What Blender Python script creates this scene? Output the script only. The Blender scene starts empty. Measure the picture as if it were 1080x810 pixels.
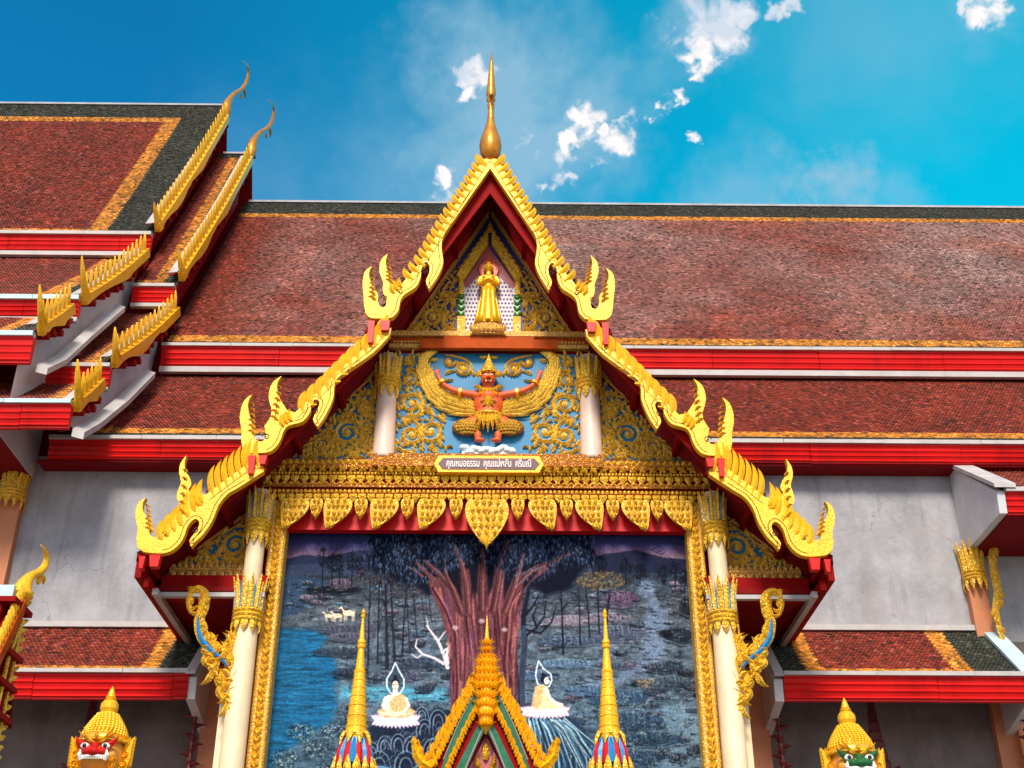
import bpy, bmesh, math, random
import numpy as np
from math import sin, cos, pi, radians, sqrt, atan2, hypot
from mathutils import Vector
random.seed(7); RNG = np.random.RandomState(5)
SC = bpy.context.scene
COL = SC.collection

# ------------------------------------------------------------------ camera
F = 1310.0; TH = radians(29.7); PS = radians(.75); CZ = 1.6
cam = bpy.data.cameras.new("camera"); cam.sensor_width = 36; cam.lens = F / 1080 * 36
cam.clip_start = .1; cam.clip_end = 5000
co = bpy.data.objects.new("camera", cam); COL.objects.link(co)
co.location = (0, 0, CZ); co.rotation_euler = (pi / 2 + TH, 0, -PS); SC.camera = co
# ------------------------------------------------------------------ light
SUN_EL = radians(42); SUN_AZ = radians(-5)      # sun stands behind the camera, a little to the left
EXPOSURE = 0.45
sdir = Vector((sin(SUN_AZ) * cos(SUN_EL), -cos(SUN_AZ) * cos(SUN_EL), sin(SUN_EL)))
sun = bpy.data.lights.new("sun", 'SUN'); sun.energy = 3.3; sun.angle = radians(16); sun.color = (1, .91, .76)
so = bpy.data.objects.new("sun", sun); COL.objects.link(so)
so.rotation_euler = (-sdir).to_track_quat('-Z', 'Y').to_euler()
SC.view_settings.view_transform = 'Standard'; SC.view_settings.look = 'None'
SC.view_settings.exposure = EXPOSURE; SC.view_settings.gamma = 1; SC.view_settings.use_curve_mapping = False
SC.render.engine = 'CYCLES'; SC.cycles.max_bounces = 6; SC.cycles.use_denoising = True


def ray(px, py):
    a = (px - 540) / F; b = (405 - py) / F
    R = (cos(PS), -sin(PS), 0); U = (-sin(PS) * sin(TH), -cos(PS) * sin(TH), cos(TH)); W = (sin(PS) * cos(TH), cos(PS) * cos(TH), sin(TH))
    return [R[i] * a + U[i] * b + W[i] for i in range(3)]


def atY(px, py, Y):            # point of the photograph on the plane y = Y  -> (x, z)
    d = ray(px, py); t = Y / d[1]; return (d[0] * t, d[2] * t + CZ)


def atX(px, py, X):            # on the plane x = X -> (y, z)
    d = ray(px, py); t = X / d[0]; return (d[1] * t, d[2] * t + CZ)


def zat(py, Y, px=515): return atY(px, py, Y)[1]


# ------------------------------------------------------------------ world
def build_world():
    w = bpy.data.worlds.new("World"); SC.world = w; w.use_nodes = True
    nt = w.node_tree; nt.nodes.clear(); N = nt.nodes.new; L = nt.links.new
    out = N('ShaderNodeOutputWorld'); bg = N('ShaderNodeBackground'); bg.inputs[1].default_value = 0.115
    sky = N('ShaderNodeTexSky'); sky.sky_type = 'NISHITA'; sky.sun_disc = False
    sky.sun_elevation = SUN_EL; sky.sun_rotation = pi - SUN_AZ; sky.air_density = 1.0; sky.dust_density = .3; sky.ozone_density = 2.0
    geo = N('ShaderNodeNewGeometry')
    # direction of view as position on the unit sphere
    tc = N('ShaderNodeTexCoord'); nrm = N('ShaderNodeVectorMath'); nrm.operation = 'NORMALIZE'; L(tc.outputs['Generated'], nrm.inputs[0])
    D = nrm.outputs[0]

    def mth(op, a, b=None, clamp=False):
        m = N('ShaderNodeMath'); m.operation = op; m.use_clamp = clamp
        for i, v in enumerate((a, b)):
            if v is None: continue
            if isinstance(v, (int, float)): m.inputs[i].default_value = v
            else: L(v, m.inputs[i])
        return m.outputs[0]

    def noise(scale, detail, rough=.55, dist=0.0):
        n = N('ShaderNodeTexNoise'); n.inputs['Scale'].default_value = scale; n.inputs['Detail'].default_value = detail
        n.inputs['Roughness'].default_value = rough; n.inputs['Distortion'].default_value = dist
        L(D, n.inputs['Vector']); return n.outputs['Fac']

    def warped(amt1, amt2):
        cur = D
        for sc_, am in ((9, amt1), (38, amt2), (120, amt2 * .35)):
            n = N('ShaderNodeTexNoise'); n.inputs['Scale'].default_value = sc_; n.inputs['Detail'].default_value = 4; L(D, n.inputs['Vector'])
            sb = N('ShaderNodeVectorMath'); sb.operation = 'SUBTRACT'; L(n.outputs['Color'], sb.inputs[0]); sb.inputs[1].default_value = (.5, .5, .5)
            sc2 = N('ShaderNodeVectorMath'); sc2.operation = 'SCALE'; L(sb.outputs[0], sc2.inputs[0]); sc2.inputs['Scale'].default_value = am
            ad = N('ShaderNodeVectorMath'); ad.operation = 'ADD'; L(cur, ad.inputs[0]); L(sc2.outputs[0], ad.inputs[1]); cur = ad.outputs[0]
        return cur
    WD = warped(.03, .04); WS = warped(.12, .05)

    def blobs(lst, D=None):
        tot = None
        for px, py, r, s in lst:
            d = Vector(ray(px, py)).normalized()
            vm = N('ShaderNodeVectorMath'); vm.operation = 'DISTANCE'; L(D, vm.inputs[0]); vm.inputs[1].default_value = d
            mr = N('ShaderNodeMapRange'); mr.interpolation_type = 'SMOOTHSTEP'
            L(vm.outputs['Value'], mr.inputs[0]); mr.inputs[1].default_value = 0; mr.inputs[2].default_value = r / F
            mr.inputs[3].default_value = s; mr.inputs[4].default_value = 0
            tot = mr.outputs[0] if tot is None else mth('MAXIMUM', tot, mr.outputs[0])
        return tot
    n1 = noise(16, 9, .62, .5); n2 = noise(55, 8, .6, .7)
    core = blobs([(499, 82, 32, 1), (493, 102, 20, .9), (607, 150, 24, 1), (625, 115, 30, .95), (650, 148, 32, 1), (657, 122, 13, .8), (599, 197, 16, .9), (471, 193, 22, 1),
                  (760, 22, 46, 1.1), (742, 50, 36, 1.1), (785, 6, 36, 1.1), (825, 3, 24, 1), (728, 78, 15, .9), (684, 126, 12, .9), (694, 110, 13, .9), (713, 102, 13, .9), (635, 178, 14, .6),
                  (1046, 4, 36, 1.0), (1022, -3, 16, .9), (732, 146, 14, .7), (570, 205, 12, .8), (690, 20, 14, .5), (720, 84, 9, .8), (706, 106, 8, .8), (615, 160, 12, .8), (640, 135, 14, .9), (620, 132, 34, .62), (600, 170, 30, .6), (585, 200, 24, .6), (497, 92, 34, .62), (470, 195, 32, .6), (750, 35, 60, .66), (700, 112, 26, .55), (730, 75, 26, .6), (665, 120, 20, .5), (560, 150, 40, .38), (1040, 5, 44, .6), (735, 15, 50, .6)], WD)
    c = mth('ADD', core, mth('MULTIPLY', mth('SUBTRACT', n2, .5), 1.7))
    m1 = N('ShaderNodeMapRange'); m1.interpolation_type = 'SMOOTHSTEP'; L(c, m1.inputs[0])
    m1.inputs[1].default_value = .24; m1.inputs[2].default_value = .90
    bright = mth('MULTIPLY', m1.outputs[0], mth('MINIMUM', mth('MULTIPLY', core, 3), 1))
    soft = blobs([(540, 95, 130, 1.0), (590, 150, 110, 1.0), (520, 190, 130, .9), (510, 60, 90, .8), (640, 90, 80, .7), (450, 170, 90, .6), (745, 15, 70, .75), (420, 200, 160, .35), (700, 60, 60, .3), (1040, 0, 80, .4),
                  (800, 212, 60, .8), (845, 205, 48, .9), (880, 215, 60, .8), (930, 30, 190, .28), (880, 90, 120, .2), (610, 10, 60, .25), (780, 220, 90, .5), (950, 230, 60, .4), (300, 220, 180, .2)], WS)
    s = mth('MULTIPLY', soft, mth('ADD', .35, mth('MULTIPLY', n1, 1.7)), True)
    # sky colour: the Nishita sky, deeper and more cyan as in the saturated photograph
    sep = N('ShaderNodeSeparateXYZ'); L(D, sep.inputs[0])
    lr = N('ShaderNodeMapRange'); L(sep.outputs[0], lr.inputs[0]); lr.inputs[1].default_value = -.25; lr.inputs[2].default_value = .3
    tint = N('ShaderNodeMix'); tint.data_type = 'RGBA'; L(lr.outputs[0], tint.inputs[0])
    tint.inputs['A'].default_value = (.04, .95, 1.22, 1); tint.inputs['B'].default_value = (.01, 2.25, 1.85, 1)
    mul = N('ShaderNodeMix'); mul.data_type = 'RGBA'; mul.blend_type = 'MULTIPLY'; mul.inputs[0].default_value = 1
    L(sky.outputs[0], mul.inputs['A']); L(tint.outputs['Result'], mul.inputs['B'])
    # the deep blue belongs to the part of the sky seen over the roofs; the rest of the dome stays a plain sky
    yy = N('ShaderNodeMapRange'); L(sep.outputs[1], yy.inputs[0]); yy.inputs[1].default_value = .1; yy.inputs[2].default_value = .45
    half = N('ShaderNodeMix'); half.data_type = 'RGBA'; L(yy.outputs[0], half.inputs[0]); L(sky.outputs[0], half.inputs['A']); L(mul.outputs['Result'], half.inputs['B'])
    # high thin cloud over the camera's shoulder brightens the plain part of the dome
    mx = N('ShaderNodeMix'); mx.data_type = 'RGBA'; L(mth('MULTIPLY', s, .78), mx.inputs[0]); L(half.outputs['Result'], mx.inputs['A'])
    mx.inputs['B'].default_value = (2.1, 3.6, 4.7, 1)
    mx2 = N('ShaderNodeMix'); mx2.data_type = 'RGBA'; L(mth('MULTIPLY', bright, .95), mx2.inputs[0]); L(mx.outputs['Result'], mx2.inputs['A'])
    cc_ = N('ShaderNodeMix'); cc_.data_type = 'RGBA'; cr_ = N('ShaderNodeMapRange'); L(noise(26, 6), cr_.inputs[0]); cr_.inputs[1].default_value = .42; cr_.inputs[2].default_value = .60; L(cr_.outputs[0], cc_.inputs[0])
    cc_.inputs['A'].default_value = (4.4, 4.9, 5.6, 1); cc_.inputs['B'].default_value = (8.2, 7.2, 6.8, 1); L(cc_.outputs['Result'], mx2.inputs['B'])
    bt = N('ShaderNodeMapRange'); L(sep.outputs[1], bt.inputs[0]); bt.inputs[1].default_value = .35; bt.inputs[2].default_value = -.3; bt.inputs[3].default_value = 0; bt.inputs[4].default_value = 1
    mx3 = N('ShaderNodeMix'); mx3.data_type = 'RGBA'; L(mth('MULTIPLY', bt.outputs[0], mth('MULTIPLY', noise(3, 5), .95)), mx3.inputs[0]); L(mx2.outputs['Result'], mx3.inputs['A'])
    mx3.inputs['B'].default_value = (7.5, 7.2, 7.0, 1)
    L(mx3.outputs['Result'], bg.inputs[0]); L(bg.outputs[0], out.inputs[0])


build_world()

# ------------------------------------------------------------------ materials
MATS = {}


def mat(name, col, rough=.5, metal=0.0, var=.12, vscale=3.0, bump=0.0, bscale=40.0, attr=None, streak=0.0, dirt=None, spec=.5, voro=0.0, vsc=30):
    if name in MATS: return MATS[name]
    m = bpy.data.materials.new(name); m.use_nodes = True; nt = m.node_tree; N = nt.nodes.new; L = nt.links.new
    b = nt.nodes['Principled BSDF']; b.inputs['Roughness'].default_value = rough; b.inputs['Metallic'].default_value = metal
    b.inputs['Specular IOR Level'].default_value = spec
    tc = N('ShaderNodeTexCoord'); P = tc.outputs['Object']
    if attr:
        a = N('ShaderNodeAttribute'); a.attribute_name = attr; base = a.outputs['Color']
    else:
        rgb = N('ShaderNodeRGB'); rgb.outputs[0].default_value = (*col, 1); base = rgb.outputs[0]
    n = N('ShaderNodeTexNoise'); n.inputs['Scale'].default_value = vscale; n.inputs['Detail'].default_value = 6; n.inputs['Roughness'].default_value = .65; L(P, n.inputs['Vector'])
    mr = N('ShaderNodeMapRange'); L(n.outputs['Fac'], mr.inputs[0]); mr.inputs[1].default_value = .25; mr.inputs[2].default_value = .75
    mr.inputs[3].default_value = 1 - var; mr.inputs[4].default_value = 1 + var
    mul = N('ShaderNodeMix'); mul.data_type = 'RGBA'; mul.blend_type = 'MULTIPLY'; mul.inputs[0].default_value = 1; L(base, mul.inputs['A']); L(mr.outputs[0], mul.inputs['B'])
    c = mul.outputs['Result']
    if dirt:
        mp = N('ShaderNodeMapping'); mp.inputs['Scale'].default_value = (1, 1, .22 if streak else 1); L(P, mp.inputs[0])
        d = N('ShaderNodeTexNoise'); d.inputs['Scale'].default_value = 1.3; d.inputs['Detail'].default_value = 9; d.inputs['Roughness'].default_value = .72; L(mp.outputs[0], d.inputs['Vector'])
        r = N('ShaderNodeMapRange'); L(d.outputs['Fac'], r.inputs[0]); r.inputs[1].default_value = .48; r.inputs[2].default_value = .78; r.inputs[4].default_value = max(streak, .45)
        mx = N('ShaderNodeMix'); mx.data_type = 'RGBA'; L(r.outputs[0], mx.inputs[0]); L(c, mx.inputs['A']); mx.inputs['B'].default_value = (*dirt, 1); c = mx.outputs['Result']
        d2 = N('ShaderNodeTexNoise'); d2.inputs['Scale'].default_value = .9; d2.inputs['Detail'].default_value = 4; L(P, d2.inputs['Vector'])
    L(c, b.inputs['Base Color'])
    rn = N('ShaderNodeMapRange'); L(n.outputs['Fac'], rn.inputs[0]); rn.inputs[3].default_value = max(.05, rough - .12); rn.inputs[4].default_value = min(1, rough + .15); L(rn.outputs[0], b.inputs['Roughness'])
    if bump or voro:
        bp = N('ShaderNodeBump'); bp.inputs['Distance'].default_value = .02
        if voro:
            v = N('ShaderNodeTexVoronoi'); v.inputs['Scale'].default_value = vsc; L(P, v.inputs['Vector']); L(v.outputs['Distance'], bp.inputs['Height']); bp.inputs['Strength'].default_value = voro; bp.invert = True
        else:
            nb = N('ShaderNodeTexNoise'); nb.inputs['Scale'].default_value = bscale; nb.inputs['Detail'].default_value = 5; L(P, nb.inputs['Vector']); L(nb.outputs['Fac'], bp.inputs['Height']); bp.inputs['Strength'].default_value = bump
        L(bp.outputs[0], b.inputs['Normal'])
    MATS[name] = m; return m


GOLD = mat('gold_paint', (.93, .49, .008), .34, .15, .20, 7, bump=.5, bscale=38, dirt=(.60, .24, .01), streak=.5)
GOLDR = mat('carved_gold', (.97, .60, .04), .34, .12, .25, 9, bump=.7, bscale=60, dirt=(.50, .18, .01), streak=.5)
GOLDD = mat('antique_gold', (.55, .20, .02), .3, .5, .25, 6, bump=.3, bscale=30)
GOLDF = mat('finial_bronze_gold', (.58, .23, .02), .32, .45, .25, 6, bump=.25, bscale=20)
GOLDS = mat('statue_gold', (.90, .47, .012), .3, .3, .10, 8)
GOLDP = mat('faded_gold', (.92, .55, .12), .42, .1, .25, 12, bump=.4, bscale=70)
RED = mat('fascia_red', (.66, .010, .010), .38, 0, .16, 1.2, bump=.1, bscale=8, dirt=(.20, .006, .006), streak=.7, spec=.25)
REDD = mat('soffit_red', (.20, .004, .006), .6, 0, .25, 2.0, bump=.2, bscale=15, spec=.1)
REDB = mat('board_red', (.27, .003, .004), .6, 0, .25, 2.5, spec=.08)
WHITE = mat('white_render', (.62, .63, .66), .7, 0, .12, 2, bump=.3, bscale=20, dirt=(.33, .34, .36), streak=.4)
TRIM = mat('trim_white', (.46, .43, .43), .6, 0, .18, 3, dirt=(.30, .27, .25), bump=.2, bscale=30)
TRIMB = mat('gutter_blue', (.45, .62, .68), .5, 0, .2, 3, dirt=(.6, .6, .6))
WALL = mat('weathered_wall', (.36, .358, .395), .85, 0, .28, 1.6, bump=.6, bscale=10, dirt=(.20, .19, .20), streak=.7, spec=.2)
def carve(m, scale, col=(.30, .055, .006), w=.10, k=.85, st=.6):      # red lacquer left showing in the fine cut lines of the gilding
    nt = m.node_tree; N = nt.nodes.new; L = nt.links.new; b = nt.nodes['Principled BSDF']; src = b.inputs['Base Color'].links[0].from_socket; tc = N('ShaderNodeTexCoord')
    n = N('ShaderNodeTexNoise'); n.inputs['Scale'].default_value = scale * .5; n.inputs['Detail'].default_value = 2; L(tc.outputs['Object'], n.inputs['Vector'])
    ad = N('ShaderNodeVectorMath'); ad.operation = 'MULTIPLY_ADD'; L(n.outputs['Color'], ad.inputs[0]); ad.inputs[1].default_value = (1.6 / scale,) * 3; L(tc.outputs['Object'], ad.inputs[2])
    v = N('ShaderNodeTexVoronoi'); v.feature = 'DISTANCE_TO_EDGE'; v.inputs['Scale'].default_value = scale; L(ad.outputs[0], v.inputs['Vector'])
    r = N('ShaderNodeMapRange'); L(v.outputs['Distance'], r.inputs[0]); r.inputs[1].default_value = .0; r.inputs[2].default_value = w; r.inputs[3].default_value = k; r.inputs[4].default_value = 0
    x = N('ShaderNodeMix'); x.data_type = 'RGBA'; L(r.outputs[0], x.inputs[0]); L(src, x.inputs['A']); x.inputs['B'].default_value = (*col, 1); L(x.outputs['Result'], b.inputs['Base Color'])
    r2 = N('ShaderNodeMapRange'); r2.interpolation_type = 'SMOOTHSTEP'; L(v.outputs['Distance'], r2.inputs[0]); r2.inputs[2].default_value = .35
    bp = N('ShaderNodeBump'); bp.inputs['Distance'].default_value = .02; bp.inputs['Strength'].default_value = st; L(r2.outputs[0], bp.inputs['Height']); L(bp.outputs[0], b.inputs['Normal'])
def stain_wall(m):      # blotches, runs of dirt and hairline cracks in the old render
    nt = m.node_tree; N = nt.nodes.new; L = nt.links.new; b = nt.nodes['Principled BSDF']; src = b.inputs['Base Color'].links[0].from_socket; tc = N('ShaderNodeTexCoord')
    def layer(src, scl, nscale, lo, hi, col, k, det=8):
        mp_ = N('ShaderNodeMapping'); mp_.inputs['Scale'].default_value = scl; L(tc.outputs['Object'], mp_.inputs[0])
        n = N('ShaderNodeTexNoise'); n.inputs['Scale'].default_value = nscale; n.inputs['Detail'].default_value = det; n.inputs['Roughness'].default_value = .7; L(mp_.outputs[0], n.inputs['Vector'])
        r = N('ShaderNodeMapRange'); L(n.outputs['Fac'], r.inputs[0]); r.inputs[1].default_value = lo; r.inputs[2].default_value = hi; r.inputs[4].default_value = k
        x = N('ShaderNodeMix'); x.data_type = 'RGBA'; L(r.outputs[0], x.inputs[0]); L(src, x.inputs['A']); x.inputs['B'].default_value = (*col, 1); return x.outputs['Result']
    c = layer(src, (1, 1, 1), .45, .5, .7, (.40, .36, .36), .6)
    c = layer(c, (3, 3, .18), 1.6, .56, .8, (.13, .12, .12), .75)
    c = layer(c, (1, 1, 1), 2.6, .58, .75, (.46, .48, .52), .6)
    v = N('ShaderNodeTexVoronoi'); v.feature = 'DISTANCE_TO_EDGE'; v.inputs['Scale'].default_value = .55
    w = N('ShaderNodeTexNoise'); w.inputs['Scale'].default_value = 2.2; w.inputs['Detail'].default_value = 6; L(tc.outputs['Object'], w.inputs['Vector'])
    ad = N('ShaderNodeVectorMath'); ad.operation = 'MULTIPLY_ADD'; L(w.outputs['Color'], ad.inputs[0]); ad.inputs[1].default_value = (.9, .9, .9); L(tc.outputs['Object'], ad.inputs[2]); L(ad.outputs[0], v.inputs['Vector'])
    r = N('ShaderNodeMapRange'); L(v.outputs['Distance'], r.inputs[0]); r.inputs[1].default_value = .0; r.inputs[2].default_value = .008; r.inputs[3].default_value = .5; r.inputs[4].default_value = 0
    cm = N('ShaderNodeTexNoise'); cm.inputs['Scale'].default_value = .8; cm.inputs['Detail'].default_value = 2; L(tc.outputs['Object'], cm.inputs['Vector']); cr_ = N('ShaderNodeMapRange'); L(cm.outputs['Fac'], cr_.inputs[0]); cr_.inputs[1].default_value = .52; cr_.inputs[2].default_value = .62; mm = N('ShaderNodeMath'); mm.operation = 'MULTIPLY'; L(r.outputs[0], mm.inputs[0]); L(cr_.outputs[0], mm.inputs[1]); r = mm
    x = N('ShaderNodeMix'); x.data_type = 'RGBA'; L(r.outputs[0], x.inputs[0]); L(c, x.inputs['A']); x.inputs['B'].default_value = (.10, .09, .09, 1); L(x.outputs['Result'], b.inputs['Base Color'])
stain_wall(WALL)
WALLB = mat('shaded_brown_render', (.17, .135, .13), .85, 0, .3, 1.6, bump=.6, bscale=10, dirt=(.08, .06, .06), streak=.8, spec=.15)  # wall render in a guessed brown, darkened to carry the verandah shade
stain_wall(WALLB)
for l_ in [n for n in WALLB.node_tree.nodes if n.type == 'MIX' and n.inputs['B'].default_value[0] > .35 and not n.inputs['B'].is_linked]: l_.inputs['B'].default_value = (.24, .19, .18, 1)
TILE = mat('roof_tile', (1, 1, 1), .5, 0, .22, 1.5, attr='tile_color', spec=.3)
BLUE = mat('panel_blue', (.004, .19, .42), .5, 0, .15, 6)
NAVY = mat('panel_navy', (.02, .03, .17), .5, 0, .3, 6)
SKYB = mat('scale_blue', (.01, .22, .55), .3, 0, .2, 10)
CREAM = mat('column_cream', (.80, .62, .40), .45, 0, .10, 3, bump=.1, bscale=12, dirt=(.78, .72, .60))
SALM = mat('pilaster_orange', (.55, .20, .09), .6, 0, .18, 3, bump=.2, bscale=20)
ORNG = mat('orange_skin', (.70, .10, .015), .45, 0, .2, 12, bump=.3, bscale=50)
ORNB = mat('orange_moulding', (.46, .07, .006), .6, 0, .25, 8, spec=.1)
PINKW = mat('niche_white', (.68, .62, .66), .5, 0, .1, 8)
GOLDC = mat('scroll_gold', (.97, .66, .09), .4, 0, .2, 9, bump=.4, bscale=60)
PINKD = mat('niche_pink', (.45, .10, .12), .5, 0, .2, 8)
DOT = mat('lotus_dots', (.20, .09, .30), .5, 0, .4, 15)
PURP = mat('plaque_maroon', (.10, .012, .03), .4, 0, .2, 6)
CLOUDW = mat('cloud_white', (.75, .85, .92), .6, 0, .1, 10, bump=.3, bscale=40)
GREEN = mat('glass_green', (.01, .13, .055), .2, 0, .3, 14)
BRONZ = mat('dark_carving', (.13, .018, .02), .4, .1, .4, 6, bump=.4, bscale=30)
DARK = mat('groove_dark', (.05, .012, .008), .7, 0, .2, 6)
EYEW = mat('eye_white', (.8, .8, .78), .25, 0, .02, 5)
BLACK = mat('black_paint', (.01, .01, .012), .3, 0, .1, 5)
FACER = mat('face_red', (.55, .010, .010), .6, 0, .3, 14, spec=.2, bump=.4, bscale=40)
FACEG = mat('face_green', (.015, .11, .035), .6, 0, .35, 14, spec=.2, bump=.4, bscale=40)
PAVE = mat('stone_paving', (.16, .15, .14), .8, 0, .2, .6, bump=.3, bscale=6, dirt=(.18, .17, .16))
HALO = mat('halo_red', (.50, .07, .02), .4, .1, .2, 8)
MURAL = mat('mural_paint', (1, 1, 1), .7, 0, .10, 14, attr='paint', bump=.08, bscale=30, spec=.08)


carve(GOLDR, 17, w=.10, k=.72); carve(GOLDP, 18, w=.10, k=.7); carve(GOLDC, 20, w=.08, k=.65); carve(GOLDD, 20, (.12, .02, .004))
# ------------------------------------------------------------------ mesh builder
def FR(Y): return lambda x, z, d: (x, Y - d, z)          # front plane, d towards the viewer
def SD(X): return lambda y, z, d: (X + d, y, z)          # side plane, d towards +x


class MB:
    def __init__(s): s.v = []; s.f = []; s.m = []; s.mi = 0
    def add(s, vs, fs):
        o = len(s.v); s.v += [tuple(p) for p in vs]
        for f in fs: s.f.append(tuple(i + o for i in f)); s.m.append(s.mi)
    def box(s, x0, x1, y0, y1, z0, z1):
        vs = [(x, y, z) for z in (z0, z1) for y in (y0, y1) for x in (x0, x1)]
        s.add(vs, [(0, 1, 3, 2), (4, 6, 7, 5), (0, 4, 5, 1), (2, 3, 7, 6), (0, 2, 6, 4), (1, 5, 7, 3)])
    def prism(s, pts, mp, d0, d1, bev=0.0):
        n = len(pts)
        if bev:
            cx = pts; inn = offset_poly(pts, -bev)
            vs = [mp(*p, d0) for p in pts] + [mp(*p, d1 - bev * .7) for p in pts] + [mp(*p, d1) for p in inn]
            s.add(vs, [tuple(range(n)), tuple(range(3 * n - 1, 2 * n - 1, -1))] + [(i, (i + 1) % n, n + (i + 1) % n, n + i) for i in range(n)] + [(n + i, n + (i + 1) % n, 2 * n + (i + 1) % n, 2 * n + i) for i in range(n)])
        elif n > 12:
            from mathutils.geometry import tessellate_polygon
            tri = tessellate_polygon([[Vector((p[0], p[1], 0)) for p in pts]])
            vs = [mp(*p, d0) for p in pts] + [mp(*p, d1) for p in pts]
            s.add(vs, [tuple(t) for t in tri] + [(t[2] + n, t[1] + n, t[0] + n) for t in tri] + [(i, (i + 1) % n, n + (i + 1) % n, n + i) for i in range(n)])
        else:
            vs = [mp(*p, d0) for p in pts] + [mp(*p, d1) for p in pts]
            s.add(vs, [tuple(range(n)), tuple(range(2 * n - 1, n - 1, -1))] + [(i, (i + 1) % n, n + (i + 1) % n, n + i) for i in range(n)])
    def extr(s, prof, x0, x1):      # profile of (y, z) run along x
        n = len(prof); vs = [(x0, *p) for p in prof] + [(x1, *p) for p in prof]
        s.add(vs, [tuple(range(n)), tuple(range(2 * n - 1, n - 1, -1))] + [(i, (i + 1) % n, n + (i + 1) % n, n + i) for i in range(n)])
    def ribbon(s, pts, ws, nrm, h, both=False):    # raised blade following 3D pts
        P = [Vector(p) for p in pts]; n = len(P); nv = Vector(nrm).normalized(); vs = []
        for i in range(n):
            t = (P[min(i + 1, n - 1)] - P[max(i - 1, 0)])
            if t.length < 1e-9: t = Vector((0, 0, 1))
            sd = t.normalized().cross(nv)
            if sd.length < 1e-6: sd = Vector((1, 0, 0))
            sd.normalize(); w = ws[i] * .5; hh = h * min(1, .25 + ws[i] / (max(ws) + 1e-9))
            vs += [P[i] - sd * w, P[i] + nv * hh, P[i] + sd * w]
            vs += [P[i] - nv * (hh if both else .004)]
        fs = []
        for i in range(n - 1):
            a = 4 * i; b = a + 4
            fs += [(a, a + 1, b + 1, b), (a + 1, a + 2, b + 2, b + 1), (a + 2, a + 3, b + 3, b + 2), (a + 3, a, b, b + 3)]
        fs += [(0, 3, 2, 1)]
        s.add(vs, fs)
    def tube(s, pts, rs, seg=8, flat=None):
        P = [Vector(p) for p in pts]; n = len(P); vs = []
        ref = Vector((0.13, .9, .2))
        for i in range(n):
            t = (P[min(i + 1, n - 1)] - P[max(i - 1, 0)]).normalized()
            a = t.cross(ref)
            if a.length < .05: a = t.cross(Vector((1, 0, 0)))
            a.normalize(); b = t.cross(a)
            for k in range(seg):
                an = 2 * pi * k / seg
                vs.append(P[i] + (a * cos(an) + b * sin(an)) * rs[i])
        fs = [(i * seg + k, i * seg + (k + 1) % seg, (i + 1) * seg + (k + 1) % seg, (i + 1) * seg + k) for i in range(n - 1) for k in range(seg)]
        fs += [tuple(range(seg - 1, -1, -1)), tuple(range((n - 1) * seg, n * seg))]
        s.add(vs, fs)
    def lathe(s, prof, c, seg=20, sy=1.0, sq=False):       # prof (r, z) ; c (x, y, z0)
        n = len(prof); vs = []
        for r, z in prof:
            for k in range(seg):
                an = 2 * pi * (k + .5) / seg; m = 1.0
                if sq: m = 1 / max(abs(cos(an)), abs(sin(an)))
                vs.append((c[0] + r * cos(an) * m, c[1] + r * sin(an) * m * sy, c[2] + z))
        fs = [(i * seg + k, i * seg + (k + 1) % seg, (i + 1) * seg + (k + 1) % seg, (i + 1) * seg + k) for i in range(n - 1) for k in range(seg)]
        fs += [tuple(range(seg - 1, -1, -1)), tuple(range((n - 1) * seg, n * seg))]
        s.add(vs, fs)
    def ell(s, c, r, seg=14, rings=9, rot=0.0):
        vs = []
        for i in range(rings + 1):
            p = -pi / 2 + pi * i / rings
            for k in range(seg):
                a = 2 * pi * k / seg; x = cos(p) * cos(a) * r[0]; y = cos(p) * sin(a) * r[1]; z = sin(p) * r[2]
                vs.append((c[0] + x * cos(rot) - z * sin(rot), c[1] + y, c[2] + x * sin(rot) + z * cos(rot)))
        s.add(vs, [(i * seg + k, i * seg + (k + 1) % seg, (i + 1) * seg + (k + 1) % seg, (i + 1) * seg + k) for i in range(rings) for k in range(seg)])
    # --- ornament in a plane
    def leaf(s, b, ang, ln, bend, w, mp, h, d0=0.0, n=6, both=False):
        p = list(b); pts = [mp(p[0], p[1], d0)]; a = ang
        for i in range(n):
            a += bend / n * (.5 + 1.0 * i / n); p[0] += cos(a) * ln / n; p[1] += sin(a) * ln / n; pts.append(mp(p[0], p[1], d0 + h * .3 * sin(pi * (i + 1) / n)))
        ws = [w * (.45 + .55 * min(1, 3.0 * i / n)) * (1 - (i / n) ** 1.8) + .001 for i in range(n + 1)]
        o = Vector(mp(0, 0, 1)) - Vector(mp(0, 0, 0))
        s.ribbon(pts, ws, o, h, both)
    def spiral(s, c, R, turns, a0, dr, w, mp, h, d0=0.0, leaves=True, lead=None):
        n = int(14 * turns) + 4; pts = []; ws = []; path = []
        for i in range(n + 1):
            t = i / n; a = a0 + dr * 2 * pi * turns * t; r = R * (1 - t) ** .85 + R * .05
            path.append((c[0] + r * cos(a), c[1] + r * sin(a), a))
        if lead:
            q = path[0]
            m = 8
            for i in range(m):
                t = i / m; tx = -sin(q[2]) * dr; tz = cos(q[2]) * dr
                k = hypot(q[0] - lead[0], q[1] - lead[1]) * .5
                c1 = (q[0] - tx * k, q[1] - tz * k)
                x = (1 - t) ** 2 * lead[0] + 2 * t * (1 - t) * c1[0] + t * t * q[0]; z = (1 - t) ** 2 * lead[1] + 2 * t * (1 - t) * c1[1] + t * t * q[1]
                pts.append(mp(x, z, d0)); ws.append(w * (.5 + .5 * t))
        for i, (x, z, a) in enumerate(path): pts.append(mp(x, z, d0)); ws.append(w * (1 - .45 * i / n))
        o = Vector(mp(0, 0, 1)) - Vector(mp(0, 0, 0)); s.ribbon(pts, ws, o, h)
        s.ell(mp(c[0], c[1], d0), (w * .75,) * 3, 8, 5)
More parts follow.
